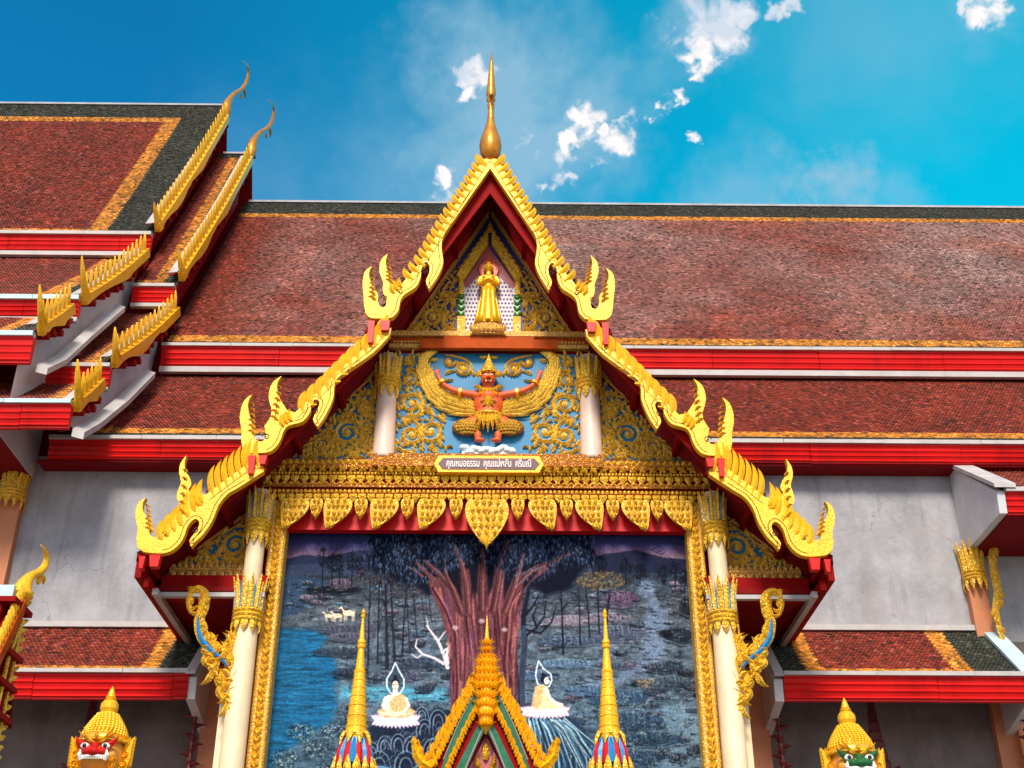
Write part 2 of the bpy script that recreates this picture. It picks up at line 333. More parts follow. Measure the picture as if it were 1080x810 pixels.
        if leaves:
            k = int(9 * turns)
            for j in range(k):
                i = int(j * n * .62 / k); x, z, a = path[i]
                s.leaf((x, z), a + dr * .5, R * .42 * (1 - .45 * j / k), dr * 1.3, w * .95, mp, h * .9, d0, 5)
                if j % 2 == 0 and i > n * .12: s.leaf((x, z), a + pi - dr * .4, R * .25, -dr * 1.2, w * .7, mp, h * .7, d0, 4)
    def teeth(s, x0, x1, z, w, h, mp, th, down=True, d0=0.0):
        n = max(1, int(round((x1 - x0) / w))); st = (x1 - x0) / n; sg = -1 if down else 1
        for i in range(n):
            c = x0 + st * (i + .5)
            P = [(c - st * .42, z), (c - st * .46, z + sg * h * .35), (c, z + sg * h), (c + st * .46, z + sg * h * .35), (c + st * .42, z)]
            vs = [mp(*p, d0) for p in P] + [mp(c, z + sg * h * .35, d0 + th)]
            s.add(vs, [(0, 1, 5), (1, 2, 5), (2, 3, 5), (3, 4, 5), (4, 0, 5)])
    def beads(s, x0, x1, z, r, mp, d0=0.0):
        n = max(1, int((x1 - x0) / (2.1 * r)))
        for i in range(n): s.ell(mp(x0 + (i + .5) * (x1 - x0) / n, z, d0), (r, r, r), 6, 4)


def offset_poly(pts, d):
    n = len(pts); A = sum(pts[i][0] * pts[(i + 1) % n][1] - pts[(i + 1) % n][0] * pts[i][1] for i in range(n)); sg = 1 if A > 0 else -1
    out = []
    for i in range(n):
        p0, p1, p2 = pts[i - 1], pts[i], pts[(i + 1) % n]
        a = (p1[0] - p0[0], p1[1] - p0[1]); b = (p2[0] - p1[0], p2[1] - p1[1]); la = hypot(*a) + 1e-9; lb = hypot(*b) + 1e-9
        nx = (a[1] / la + b[1] / lb) * sg; nz = (-a[0] / la - b[0] / lb) * sg; l = hypot(nx, nz)
        if l < .3: l = .3
        out.append((p1[0] + nx / l * d, p1[1] + nz / l * d))
    return out


def root(name, label, cat, loc, group=None, kind=None):
    o = bpy.data.objects.new(name, None); COL.objects.link(o); o.location = loc; o.empty_display_size = .3
    o['label'] = label; o['category'] = cat
    if group: o['group'] = group
    if kind: o['kind'] = kind
    return o


def part(name, mb, m, parent=None, smooth=False, remesh=0.0, sub=0, label=None):
    me = bpy.data.meshes.new(name); me.from_pydata([tuple(v) for v in mb.v], [], mb.f)
    ms = m if isinstance(m, (list, tuple)) else [m]
    for q in ms: me.materials.append(q)
    if len(ms) > 1: me.polygons.foreach_set('material_index', mb.m)
    me.update()
    bm = bmesh.new(); bm.from_mesh(me); bmesh.ops.recalc_face_normals(bm, faces=bm.faces); bm.to_mesh(me); bm.free()
    if smooth: me.polygons.foreach_set('use_smooth', [True] * len(me.polygons))
    o = bpy.data.objects.new(name, me); COL.objects.link(o)
    if parent:
        o.parent = parent
        if parent.type == 'EMPTY' and parent.parent is None: o.location = -parent.location
    if remesh:
        r = o.modifiers.new('r', 'REMESH'); r.mode = 'VOXEL'; r.voxel_size = remesh; r.use_smooth_shade = True
        sm = o.modifiers.new('s', 'SMOOTH'); sm.iterations = 2; sm.factor = .5
    if label: o['label'] = label
    return o


def tag(o, label, cat, group=None):
    o['label'] = label; o['category'] = cat
    if group: o['group'] = group
    return o


# ------------------------------------------------------------------ ground
g = MB(); g.add([(-600, -400, 0), (600, -400, 0), (600, 1200, 0), (-600, 1200, 0)], [(0, 1, 2, 3)])
o = part('ground', g, PAVE); o['kind'] = 'structure'
o = None
p = MB(); p.box(-24, 24, 17.3, 33, .004, .9); o = part('terrace_floor', p, PAVE); o['kind'] = 'structure'

# ------------------------------------------------------------------ roof tiles
C_RED = np.array((.20, .022, .008)); C_ORG = np.array((.60, .235, .025)); C_DRK = np.array((.030, .032, .022)); C_PNK = np.array((.30, .185, .17)); C_BRN = np.array((.26, .06, .02))


def fbm(x, y, sc, seed):
    r = np.random.RandomState(seed); v = 0; amp = 1; tot = 0
    for k in range(4):
        ph = r.rand(6) * 6.28; an = r.rand(3) * 3.14; f = sc * 2 ** k
        q = sum(np.sin((x * np.cos(an[i]) + y * np.sin(an[i])) * f + ph[i] + 1.5 * np.sin(y * f * .6 + ph[i + 3])) for i in range(3)) / 3
        v = v + q * amp; tot += amp; amp *= .6
    return v / tot


def roof(u0, u1, prof, side, parent, name='roof', tw=.078, tl=.074, lr=(None, None), tb=(None, None), weather=0.0, wx=None, axis='X', mirror=1, cut=None, seed=1):
    """prof: points from top to bottom (out, z). axis X: out = y ; axis Y: out = x. lr / tb: (dark, stripe) widths of borders."""
    prof = [Vector((a, b)) for a, b in prof]
    L = [0]
    for i in range(1, len(prof)): L.append(L[-1] + (prof[i] - prof[i - 1]).length)
    tot = L[-1]; nu = int((u1 - u0) / tw); ns = int(tot / tl)
    U, S = np.meshgrid(u0 + (np.arange(nu + 1)) * tw, (np.arange(ns) + .0) * tl)
    U = U + (np.arange(ns) % 2)[:, None] * tw * .5; U = np.clip(U, u0, u1 - tw * .5).ravel() + 0; S = S.ravel()
    rs = np.random.RandomState(seed)
    La = np.array(L); PA = np.array([p.x for p in prof]); PZ = np.array([p.y for p in prof])
    tilt = rs.normal(0, .004, len(U)); tx = rs.normal(0, .004, len(U))

    def pos(u, s, h):
        s = np.clip(s, -.03, tot + .05); a = np.interp(s, La, PA); z = np.interp(s, La, PZ)
        a1 = np.interp(np.clip(s + .05, 0, tot), La, PA); z1 = np.interp(np.clip(s + .05, 0, tot), La, PZ); a0 = np.interp(np.clip(s - .05, 0, tot), La, PA); z0 = np.interp(np.clip(s - .05, 0, tot), La, PZ)
        da = a1 - a0; dz = z1 - z0; l = np.hypot(da, dz) + 1e-9; na = -dz / l; nz = da / l
        sg = np.where(nz < 0, -1, 1); na = na * sg; nz = nz * sg
        a = a + na * h; z = z + nz * h
        return (np.stack([u, a, z], 1) if axis == 'X' else np.stack([a, u, z], 1))
    hw = tw * .5
    V = np.stack([pos(U - hw, S - tl * .35, .004 + 0 * U), pos(U + hw, S - tl * .35, .004 + 0 * U), pos(U + hw, S + tl * .75, .022 + tilt + tx), pos(U, S + tl * 1.28, .032 + tilt), pos(U - hw, S + tl * .75, .022 + tilt - tx),
                  pos(U + hw, S + tl * .75, .006 + 0 * U), pos(U, S + tl * 1.28, .012 + 0 * U), pos(U - hw, S + tl * .75, .006 + 0 * U)], 1)
    n = len(U); V = V.reshape(-1, 3)
    base = (np.arange(n) * 8)[:, None]
    F5 = (base + np.array([0, 1, 2, 3, 4])); F4a = base + np.array([2, 5, 6, 3]); F4b = base + np.array([3, 6, 7, 4])
    # colours
    col = np.tile(C_RED, (n, 1)); w = fbm(U, S, .55, seed) * .5 + .5
    if weather:
        k = np.clip((w - .25) * 1.6, 0, 1) * weather
        if wx: k = k * np.clip((U - wx[0]) / (wx[1] - wx[0]), 0, 1)
        k = k[:, None] * rs.uniform(.75, 1, n)[:, None]; col = col * (1 - k) + C_PNK * k
        k2 = (np.clip(fbm(U, S, 1.1, seed + 9) - .1, 0, 1) * .8)[:, None]; col = col * (1 - k2) + C_BRN * 1.3 * k2
    dd = np.full(n, 99.)       # signed band index by distance to edges
    band = np.zeros(n, int)
    for dist, b in ((U - u0, lr[0]), (u1 - U, lr[1]), (S, tb[0]), (tot - S, tb[1])):
        if b is None: continue
        d, st = b
        band = np.where(dist < d, 2, np.where((dist < d + st) & (band < 2), 1, band))
    col = np.where((band == 1)[:, None], C_ORG * rs.uniform(.7, 1.15, n)[:, None], col); col = np.where((band == 2)[:, None], C_DRK, col)
    col = col * (1 + .22 * fbm(U * 3.2, S * .35, 1.0, seed + 5) + .10 * fbm(U, S * 4, 1.6, seed + 6))[:, None]
    col = col * (rs.uniform(.55, 1.4, n) * (1 + .25 * fbm(U, S, 2.2, seed + 3)))[:, None]
    spk = rs.rand(n) < (.08); col[spk] = col[spk] * 1.4 + .035; dks = rs.rand(n) < .07; col[dks] *= .3
    me = bpy.data.meshes.new(name)
    # underlay slab
    nv0 = len(V); us = [u0, u1]
    sl = []
    for u in us:
        for p_ in prof: sl.append((u, p_.x, p_.y) if axis == 'X' else (p_.x, u, p_.y))
    for u in us:
        for p_ in prof: sl.append((u, p_.x, p_.y - .12) if axis == 'X' else (p_.x, u, p_.y - .12))
    k = len(prof); SF = []
    for i in range(k - 1):
        SF.append((nv0 + i, nv0 + i + 1, nv0 + k + i + 1, nv0 + k + i)); SF.append((nv0 + 2 * k + i, nv0 + 2 * k + i + 1, nv0 + 3 * k + i + 1, nv0 + 3 * k + i))
        SF.append((nv0 + i, nv0 + i + 1, nv0 + 2 * k + i + 1, nv0 + 2 * k + i)); SF.append((nv0 + k + i, nv0 + k + i + 1, nv0 + 3 * k + i + 1, nv0 + 3 * k + i))
    SF.append((nv0 + k - 1, nv0 + 2 * k - 1, nv0 + 4 * k - 1, nv0 + 3 * k - 1)); SF.append((nv0, nv0 + k, nv0 + 3 * k, nv0 + 2 * k))
    V = np.concatenate([V, np.array(sl)]); nf = 3 * n + len(SF)
    loops = np.concatenate([F5.ravel(), np.concatenate([F4a, F4b], 1).ravel(), np.array(SF).ravel()])
    tots = np.concatenate([np.full(n, 5), np.full(2 * n, 4), np.full(len(SF), 4)]); st = np.concatenate([[0], np.cumsum(tots)[:-1]])
    me.vertices.add(len(V)); me.vertices.foreach_set('co', V.ravel()); me.loops.add(len(loops)); me.loops.foreach_set('vertex_index', loops.astype(np.int32))
    me.polygons.add(nf); me.polygons.foreach_set('loop_start', st.astype(np.int32))
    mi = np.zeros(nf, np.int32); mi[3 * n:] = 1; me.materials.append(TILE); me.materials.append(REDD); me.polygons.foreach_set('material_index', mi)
    me.update(calc_edges=True); me.validate()
    a = me.color_attributes.new('tile_color', 'FLOAT_COLOR', 'POINT')
    cc = np.ones((len(V), 4)); cc[:8 * n, :3] = np.repeat(col, 8, 0); cc[8 * n:, :3] = .02
    a.data.foreach_set('color', cc.ravel())
    o = bpy.data.objects.new(name, me); COL.objects.link(o); o.parent = parent
    if parent.parent is None: o.location = -parent.location
    return o


def fascia(x0, x1, y, ztop, zbot, parent, white_top=.08, white_bot=0.0, wm=None, depth=.18):
    """moulded eave board facing -y whose front is at y; white gutter lip above"""
    mb = MB(); h = ztop - zbot; P = []
    for t, d in ((0, 0), (.06, .0), (.10, .035), (.24, .05), (.34, .02), (.38, .045), (.52, .07), (.62, .03), (.66, .055), (.80, .085), (.90, .05), (.93, .09), (1, .09)):
        P.append((y + d, ztop - t * h))
    P += [(y + depth, zbot), (y + depth, ztop)]
    rj = random.Random(int(abs(x0 * 10 + ztop * 7))); xa = x0
    while xa < x1 - .01:
        xb = min(x1, xa + rj.uniform(2.0, 3.0)); dy = rj.uniform(-.006, .006); dz = rj.uniform(-.006, .006)
        mb.extr([(p_[0] + dy, p_[1] + dz) for p_ in P], xa, xb - (.010 if xb < x1 else 0)); xa = xb
    f = part('fascia', mb, RED, parent)
    if white_top:
        w = MB(); xa = x0 - .002
        while xa < x1:
            xb = min(x1 + .002, xa + rj.uniform(1.4, 2.2)); dz = rj.uniform(-.008, .006); w.box(xa, xb - .006, y - .05 + dz, y + depth - .01, ztop + .007, ztop + white_top * .85 + dz); xa = xb
        part('gutter', w, wm or TRIM, f)
    if white_bot:
        w = MB(); w.box(x0, x1, y + .06, y + depth, zbot - white_bot, zbot - .003); part('lower_trim', w, TRIM, f)
    return f


# ------------------------------------------------------------------ temple hall
hall = root('temple_hall', 'long hall with stepped red tiled roofs and stained pale wall behind the porch', 'temple', (0, 26, 0))
XR = 17.0
G1, G2 = -8.64, -7.65


def sag(a, b, s=.18, n=7):
    out = []
    for i in range(n + 1):
        t = i / n; dx, dz = b[0] - a[0], b[1] - a[1]; l = hypot(dx, dz); k = s * 4 * t * (1 - t)
        out.append((a[0] + dx * t + (dz / l * k) * (1 if dx < 0 else -1) * (1), a[1] + dz * t - abs(dx) / l * k))
    return out


def sagp(a, b, s=.12, n=7):     # sag straight down, as a tiled roof does
    return [(a[0] + (b[0] - a[0]) * i / n, a[1] + (b[1] - a[1]) * i / n - s * 4 * (i / n) * (1 - i / n)) for i in range(n + 1)]


# main low section (right of the stepped part)
roof(G2, XR, sagp((30, 24.98), (24.35, 16.42), .15), 1, hall, weather=1.2, wx=(-6.9, -5.8), lr=((0.001, .0), None), tb=((.95, .28), (.28, .42)), seed=11)
fascia(G2, XR, 24.22, 16.34, 15.86, hall, .10, .14)
roof(G2 - .9, XR, sagp((24.5, 15.72), (21.35, 12.52), .08), 1, hall, lr=(None, None), tb=(None, (.40, .38)), seed=12)
fascia(G2 - .9, XR, 21.22, 12.42, 12.06, hall, .10, 0)
# second tier
roof(G1, G2, sagp((30, 26.84), (24.6, 18.22), .12), 1, hall, lr=(None, (.36, .26)), tb=((.3, .0), (.25, .2)), seed=13)
fascia(G1, G2, 24.45, 18.12, 17.72, hall, .1, .1)
roof(G1 - .6, G2, sagp((24.8, 17.6), (21.35, 14.15), .1), 1, hall, lr=(None, (.36, .3)), tb=(None, (.2, .0)), seed=14)
fascia(G1 - .6, G2, 21.22, 14.02, 13.62, hall, .1, .06)
roof(-18, G2, sagp((21.2, 13.62), (19.75, 12.42), .04), 1, hall, lr=(None, (.36, .3)), tb=(None, (.1, .2)), seed=15)
fascia(-18, G2, 19.62, 12.32, 11.88, hall, .1, 0, TRIMB)
# top tier
roof(-19, G1, sagp((30, 28.8), (25.25, 20.22), .12), 1, hall, lr=(None, (1.2, .5)), tb=((1.1, .34), (.05, .32)), seed=16)
fascia(-19, G1, 25.1, 20.1, 19.66, hall, .12, .12)
roof(-19, G1, sagp((25.3, 19.5), (21.65, 15.9), .1), 1, hall, lr=(None, (.75, .38)), tb=(None, (.1, .0)), seed=17)
fascia(-19, G1, 21.5, 15.78, 15.42, hall, .14, .1, TRIMB)
roof(-19, G1, sagp((21.4, 15.28), (19.85, 13.92), .05), 1, hall, lr=(None, (.7, .3)), tb=(None, (.15, .2)), seed=18)
fascia(-19, G1, 19.72, 13.80, 13.28, hall, .12, 0, TRIMB)
# ridge caps
for x0, x1, z in ((-19, G1 + .1, 28.8), (G1 + .1, G2 + .1, 26.84), (G2 + .1, XR, 24.98)):
    r = MB(); r.extr([(29.9, z - .05), (29.92, z + .035), (29.96, z + .055), (30.1, z + .055), (30.15, z - .05)], x0, x1); part('ridge_cap', r, WALL, hall)
# back slopes, so the hall is closed from other sides
b = MB(); b.add([(-19, 30, 28.75), (G1, 30, 28.75), (G1, 38.5, 13), (-19, 38.5, 13)], [(0, 1, 2, 3)]); b.add([(G1, 30, 26.8), (G2, 30, 26.8), (G2, 38.5, 13), (G1, 38.5, 13)], [(0, 1, 2, 3)]); b.add([(G2, 30, 24.93), (XR, 30, 24.93), (XR, 38.5, 12), (G2, 38.5, 12)], [(0, 1, 2, 3)])
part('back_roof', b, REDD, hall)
# main wall with wall under the upper eaves
w = MB(); w.box(-22, 22, 21.8, 22.15, .9, 12.35); w.box(-22, XR, 22.2, 37.5, .9, 12.0); part('wall', w, WALL, hall)
for a_, b_ in ((-12, -3.6), (3.4, 12)): w = MB(); w.box(a_, b_, 21.77, 21.797, .9, 8.7); part('verandah_wall', w, WALLB, hall)  # facing over the wall with the shade under the verandahs in its colour
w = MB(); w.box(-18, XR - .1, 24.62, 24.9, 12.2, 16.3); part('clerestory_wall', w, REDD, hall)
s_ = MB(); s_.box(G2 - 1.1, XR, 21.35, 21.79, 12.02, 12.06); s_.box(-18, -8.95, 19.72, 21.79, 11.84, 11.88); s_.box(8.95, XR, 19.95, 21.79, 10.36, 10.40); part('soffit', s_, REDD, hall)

# gable ends seen from the side (planes of constant x)
def gable_end(X, prof_hi, prof_lo, red_to):
    """white/red end wall between two roof profiles given as (y,z) lists from ridge down"""
    mb = MB()
    n = len(prof_hi)
    for i in range(n - 1):
        a, b_ = prof_hi[i], prof_hi[i + 1]; c, d = prof_lo[i], prof_lo[i + 1]
        mb.mi = 0 if (a[1] > red_to) else 1
        mb.add([(X - .25, a[0], a[1] - .1), (X - .25, b_[0], b_[1] - .1), (X - .25, d[0], d[1]), (X - .25, c[0], c[1])], [(0, 1, 2, 3)])
    return part('gable_wall', mb, [REDB, WHITE], hall)


def pr(pts, n=8):
    return pts


gable_end(G1, [(30, 28.7), (27.6, 24.2), (25.3, 20.0), (25.0, 19.3), (21.6, 15.75), (21.4, 15.2), (19.9, 13.85), (19.9, 13.4)],
          [(30, 26.7), (27.6, 22.6), (25.3, 19.2), (24.9, 17.3), (22.4, 15.0), (21.5, 13.6), (21.2, 12.6), (19.9, 12.4)], 20.5)
gable_end(G2, [(30, 26.7), (27.6, 22.6), (24.7, 18.1), (24.6, 17.4), (21.4, 14.0), (21.2, 13.5), (19.8, 12.4), (19.8, 12.2)],
          [(30, 24.9), (27.6, 21.2), (24.7, 16.9), (24.5, 15.6), (22.9, 14.0), (21.5, 12.6), (21.3, 12.5), (20.2, 12.25)], 18.4)
# flashings where lower roofs meet the end walls
for X, P in ((G1 + .02, [(23.55, 17.05), (22.0, 15.35), (20.9, 14.1), (20.1, 13.42)]), (G2 + .03, [(23.3, 15.2), (21.9, 13.75), (20.6, 12.55), (19.85, 11.95)])):
    mb = MB()
    for i in range(len(P) - 1):
        (y0, z0), (y1, z1) = P[i], P[i + 1]
        mb.add([(X, y0, z0), (X, y1, z1), (X + .22, y1, z1 - .08), (X + .22, y0, z0 - .08), (X, y0, z0 - .16), (X, y1, z1 - .16), (X + .22, y1, z1 - .22), (X + .22, y0, z0 - .22)], [(0, 1, 2, 3), (3, 2, 6, 7), (4, 5, 1, 0), (4, 5, 6, 7)] + ([(1, 2, 6, 5)] if i == len(P) - 2 else []))
    part('flashing', mb, TRIM, hall)


def side_board(X, top, bot, prong_top, parent, fins=18, chofa=None, curl=True, fh=.42):
    """gold bargeboard in the plane x = X running from top (y,z) down to bot, its flame fins and prong; photo-traced points already in metres"""
    mp = SD(X); n = 14; T = []
    for i in range(n + 1):
        t = i / n; y = top[0] + (bot[0] - top[0]) * t; z = top[1] + (bot[1] - top[1]) * t - .18 * sin(pi * t) * min(1, hypot(top[0] - bot[0], top[1] - bot[1]) / 8)
        T.append((y, z))
    dx, dz = bot[0] - top[0], bot[1] - top[1]; l = hypot(dx, dz); nx, nz = dz / l, -dx / l      # outward (up) normal
    if nz < 0: nx, nz = -nx, -nz
    def wave(t): return .07 * sin(t * 2 * pi * max(1, round(l / 3.3))) * (0 if t < .35 else 1)
    up = [(y + nx * .10, z + nz * .10) for y, z in T]; lo = [(y - nx * (.11 + wave(i / n)), z - nz * (.11 + wave(i / n))) for i, (y, z) in enumerate(T)]
    mb = MB(); mb.prism(up + lo[::-1], mp, 0, .14, 0)
    bb = part('bargeboard', mb, GOLD, parent)
    cap = MB()
    for i in range(n):
        (y0, z0), (y1, z1) = up[i], up[i + 1]
        cap.add([(X - .22, y0, z0 + .01), (X - .22, y1, z1 + .01), (X - .02, y1, z1 + .03), (X - .02, y0, z0 + .03), (X - .22, y0, z0 - .1), (X - .22, y1, z1 - .1)], [(0, 1, 2, 3), (0, 4, 5, 1)])
    part('coping', cap, TRIM, bb)
    fb = MB(); ua = atan2(nz, nx)
    for i in range(fins):
        t = (i + .5) / fins; j = t * n; k = int(j); f = j - k; y = up[k][0] * (1 - f) + up[min(k + 1, n)][0] * f; z = up[k][1] * (1 - f) + up[min(k + 1, n)][1] * f
        fb.leaf((y, z - .06), ua - .25 if nx < 0 else ua + .25, fh * 1.2, -.5, .14, lambda a, b_, d: mp(a, b_, d + .06), .04, n=5, both=True)
    part('flame_fins', fb, GOLD, bb)
    # purlin ends below the board
    for i in range(1, fins // 2 + 2):
        t = i / (fins // 2 + 2); y = lo[0][0] + (lo[-1][0] - lo[0][0]) * t; j = int(t * n); z = lo[j][1] - .05
        pb = MB(); pb.box(X - .3, X + .1, lo[j][0] - .04, lo[j][0] + .12, z - .14, z - .03); part('purlin_end', pb, REDB, bb)
    if curl:   # hook finial: curled head with tall flame
        h = MB(); b0 = bot
        q = lambda a, b_, d: mp(a, b_, d + .07)
        h.leaf((b0[0] + .35, b0[1] + .25), radians(215), .75, -2.2, .34, q, .07, n=8, both=True)
        dyz = (prong_top[0] - b0[0], prong_top[1] - b0[1]); L = hypot(*dyz)
        h.leaf((b0[0] + .02, b0[1] - .02), atan2(dyz[1], dyz[0]) + .12, L, -.35, .24, q, .06, n=8, both=True)
        h.leaf((b0[0] + .12, b0[1] - .05), atan2(dyz[1], dyz[0]) - .5, L * .45, -.9, .16, q, .05, n=6, both=True)
        h.leaf((b0[0] + .0, b0[1] + .05), atan2(dyz[1], dyz[0]) + .7, L * .3, -1.2, .16, q, .05, n=6, both=True)
        part('hook_finial', h, GOLD, bb)
    return bb


def px(X, *pts): return [atX(a, b, X) for a, b in pts]


t_, b_, p_ = px(G1, (237, 124), (163, 240), (159, 212)); bb1 = side_board(G1, t_, b_, p_, hall, 26)
t_, b_, p_ = px(G1, (152, 266), (85, 316), (82, 268)); side_board(G1, t_, b_, p_, hall, 14)
t_, b_, p_ = px(G1, (72, 325), (39, 348), (37, 298)); side_board(G1, t_, b_, p_, hall, 7)
t_, b_, p_ = px(G2, (262, 168), (188, 292), (185, 263)); bb2 = side_board(G2, t_, b_, p_, hall, 26)
t_, b_, p_ = px(G2, (184, 328), (117, 382), (117, 343)); side_board(G2, t_, b_, p_, hall, 14)
t_, b_, p_ = px(G2, (104, 404), (77, 428), (77, 377)); side_board(G2, t_, b_, p_, hall, 6)


def chofa_side(X, pts, rs, parent, m=GOLDD):
    mb = MB(); P = [(X, *atX(a, b, X)) for a, b in pts]
    # smooth
    Q = []; R = []
    for i in range(len(P) - 1):
        for k in range(4):
            t = k / 4; p0, p1, p2, p3 = [Vector(P[max(0, min(len(P) - 1, i + j))]) for j in (-1, 0, 1, 2)]
            Q.append(.5 * ((2 * p1) + (p2 - p0) * t + (2 * p0 - 5 * p1 + 4 * p2 - p3) * t * t + (3 * p1 - p0 - 3 * p2 + p3) * t ** 3)); R.append(rs[i] * (1 - t) + rs[i + 1] * t)
    Q.append(Vector(P[-1])); R.append(rs[-1])
    mb.tube(Q, R, 10); return mb


for X, off, bb in ((G1, (0, 0), bb1), (G2, (27, 41), bb2)):
    ox, oy = off
    c = chofa_side(X, [(236 + ox, 127 + oy), (238 + ox, 118 + oy), (240 + ox, 109 + oy), (246 + ox, 100 + oy), (255 + ox, 94 + oy), (260 + ox, 86 + oy), (262 + ox, 76 + oy), (260 + ox, 68 + oy), (255 + ox, 64 + oy)], [.05, .17, .13, .075, .075, .065, .045, .03, .008], hall)
    y, z = atX(257 + ox, 94 + oy, X); c.leaf((y, z), radians(10), .35, -1.2, .16, SD(X), .05, both=True)
    y, z = atX(254 + ox, 101 + oy, X); c.ell((X, y, z - .05), (.05, .05, .09), 8, 6)
    part('roof_finial', c, GOLDF, bb, smooth=True)
# bay at the left edge: white cheek, pilaster ; bay at the right edge
def yz_prism(P, x0, x1):
    m_ = MB(); m_.extr(P, x0, x1); return m_
part('cheek_wall', yz_prism([(21.79, 13.4), (19.8, 12.2), (19.85, 11.86), (21.79, 11.86)], -9.1, -8.93), WHITE, hall)
bay = roof(8.98, XR, sagp((21.79, 12.22), (19.95, 10.9), .05), 1, hall, lr=((.15, 0), None), tb=((.05, 0), (.12, .12)), seed=21)
fascia(8.95, XR, 19.82, 10.78, 10.38, hall, .1, 0)
part('cheek_wall', yz_prism([(21.79, 12.26), (19.84, 10.80), (19.9, 10.41), (21.70, 10.41), (21.79, 10.41)], 8.80, 8.94), WHITE, hall)
part('coping', yz_prism([(21.79, 12.36), (19.74, 10.92), (19.74, 10.84), (21.79, 12.265)], 8.74, 9.12), TRIM, hall)


def petal_capital(mb, x, y, z0, z1, r0, r1, n=10, ring=True, w=.10):
    """upright petals flaring from r0 at z0 to r1 at z1 around a shaft"""
    H = z1 - z0
    for k in range(n):
        a = 2 * pi * (k + .5) / n; d = Vector((cos(a), sin(a), 0))
        pts = [Vector((x, y, z0)) + d * (r0 + .01) + Vector((0, 0, H * t)) + d * ((r1 - r0) * (t ** 2.2)) for t in (0, .2, .4, .6, .8, 1)]
        mb.ribbon(pts, [w * .8, w, w * .85, w * .7, w * .55, .01], d, .035)
        if k % 2 == 0:
            a += pi / n; d = Vector((cos(a), sin(a), 0)); pts = [Vector((x, y, z0)) + d * (r0) + Vector((0, 0, H * t * .8)) + d * ((r1 - r0) * .7 * (t ** 2)) for t in (0, .25, .5, .75, 1)]
            mb.ribbon(pts, [w * .7, w * .8, w * .6, w * .4, .01], d, .03)


def ring_band(mb, x, y, z0, z1, r, n=3, seg=20):
    h = (z1 - z0) / n; P = [(r * .96, z0)]
    for i in range(n):
        for t in (0, .2, .5, .8, 1): P.append((r + .035 * sin(pi * t), z0 + h * (i + t)))
    P.append((r * .96, z1)); mb.lathe(P, (x, y, 0), seg)


def hang_teeth(mb, x, y, z, r, n, ln, w=.09):
    for k in range(n):
        a = 2 * pi * (k + .5) / n; d = Vector((cos(a), sin(a), 0))
        pts = [Vector((x, y, z)) + d * r + Vector((0, 0, -ln * t)) + d * .015 * sin(pi * t) for t in (0, .3, .6, 1)]
        mb.ribbon(pts, [w, w * 1.1, w * .7, .005], d, .025)


def wall_pilaster(x, ztop, zcap, parent, xs=.18, Y=21.62):
    mb = MB(); mb.box(x - xs, x + xs, Y, 21.79, .9, ztop); p = part('pilaster', mb, SALM, parent)
    c = MB(); petal_capital(c, x, Y + .04, zcap + .28, zcap + .85, xs * 1.0, xs * 1.45, 12, w=.12); ring_band(c, x, Y + .04, zcap + .08, zcap + .28, xs * 1.15, 3); hang_teeth(c, x, Y + .04, zcap + .09, xs * 1.15, 10, .22)
    part('capital', c, GOLDR, p); return p


pl = wall_pilaster(-9.2, 12.0, 11.25, hall, .2)
pr_ = wall_pilaster(8.86, 10.45, 9.72, hall, .17)
# gilt naga strip beside the right pilaster
c = MB(); q = FR(21.4)
pts = [atY(a, b, 21.4) for a, b in ((1044, 552), (1049, 560), (1050, 572), (1046, 588), (1049, 605), (1053, 625), (1050, 645), (1054, 662), (1060, 690))]
c.ribbon([q(x, z, 0) for x, z in pts], [.04, .12, .16, .14, .15, .16, .14, .1, .02], (0, -1, 0), .06, True)
for i, (x, z) in enumerate(pts[1:]):
    c.leaf((x, z), radians(200 if i % 2 else -20), .16, 1.5 if i % 2 else -1.5, .09, q, .05, both=True); c.leaf((x, z - .1), radians(250 if i % 2 else -70), .2, .8 if i % 2 else -.8, .1, q, .05, both=True)
part('eave_bracket', c, GOLDR, hall)

# verandah roofs left and right
for x0, x1, lr, sd in ((-10.2, -5.12, ((.8, .3), (.55, .3)), 31), (4.80, 8.84, ((.45, .3), (.75, .32)), 32)):
    r = roof(x0, x1, sagp((21.78, 8.9), (20.48, 7.72), .06), 1, hall, name='verandah_roof', tw=.072, tl=.062, lr=lr, tb=(None, (.1, .12)), seed=sd)
    fascia(x0, x1 + .02, 20.36, 7.64, 7.24, r, .09)
    f = MB(); f.box(x0, x1, 21.66, 21.79, 8.88, 8.98); part('flashing', f, TRIM, r)
part('coping', yz_prism([(21.79, 8.98), (20.34, 7.70), (20.3, 7.62), (21.79, 8.9)], 8.82, 9.14), TRIMB, hall)
part('coping', yz_prism([(21.79, 8.98), (20.34, 7.70), (20.3, 7.62), (21.79, 8.9)], -5.14, -4.98), TRIM, hall)
part('coping', yz_prism([(21.79, 8.98), (20.34, 7.70), (20.3, 7.62), (21.79, 8.9)], 4.64, 4.80), TRIM, hall)
for x0, x1 in ((-5.12, -4.97), (4.64, 4.79), (8.85, 9.0)):
    part('cheek_wall', yz_prism([(21.79, 8.86), (20.42, 7.6), (20.46, 7.24), (21.79, 6.95)], x0, x1), WHITE, hall)
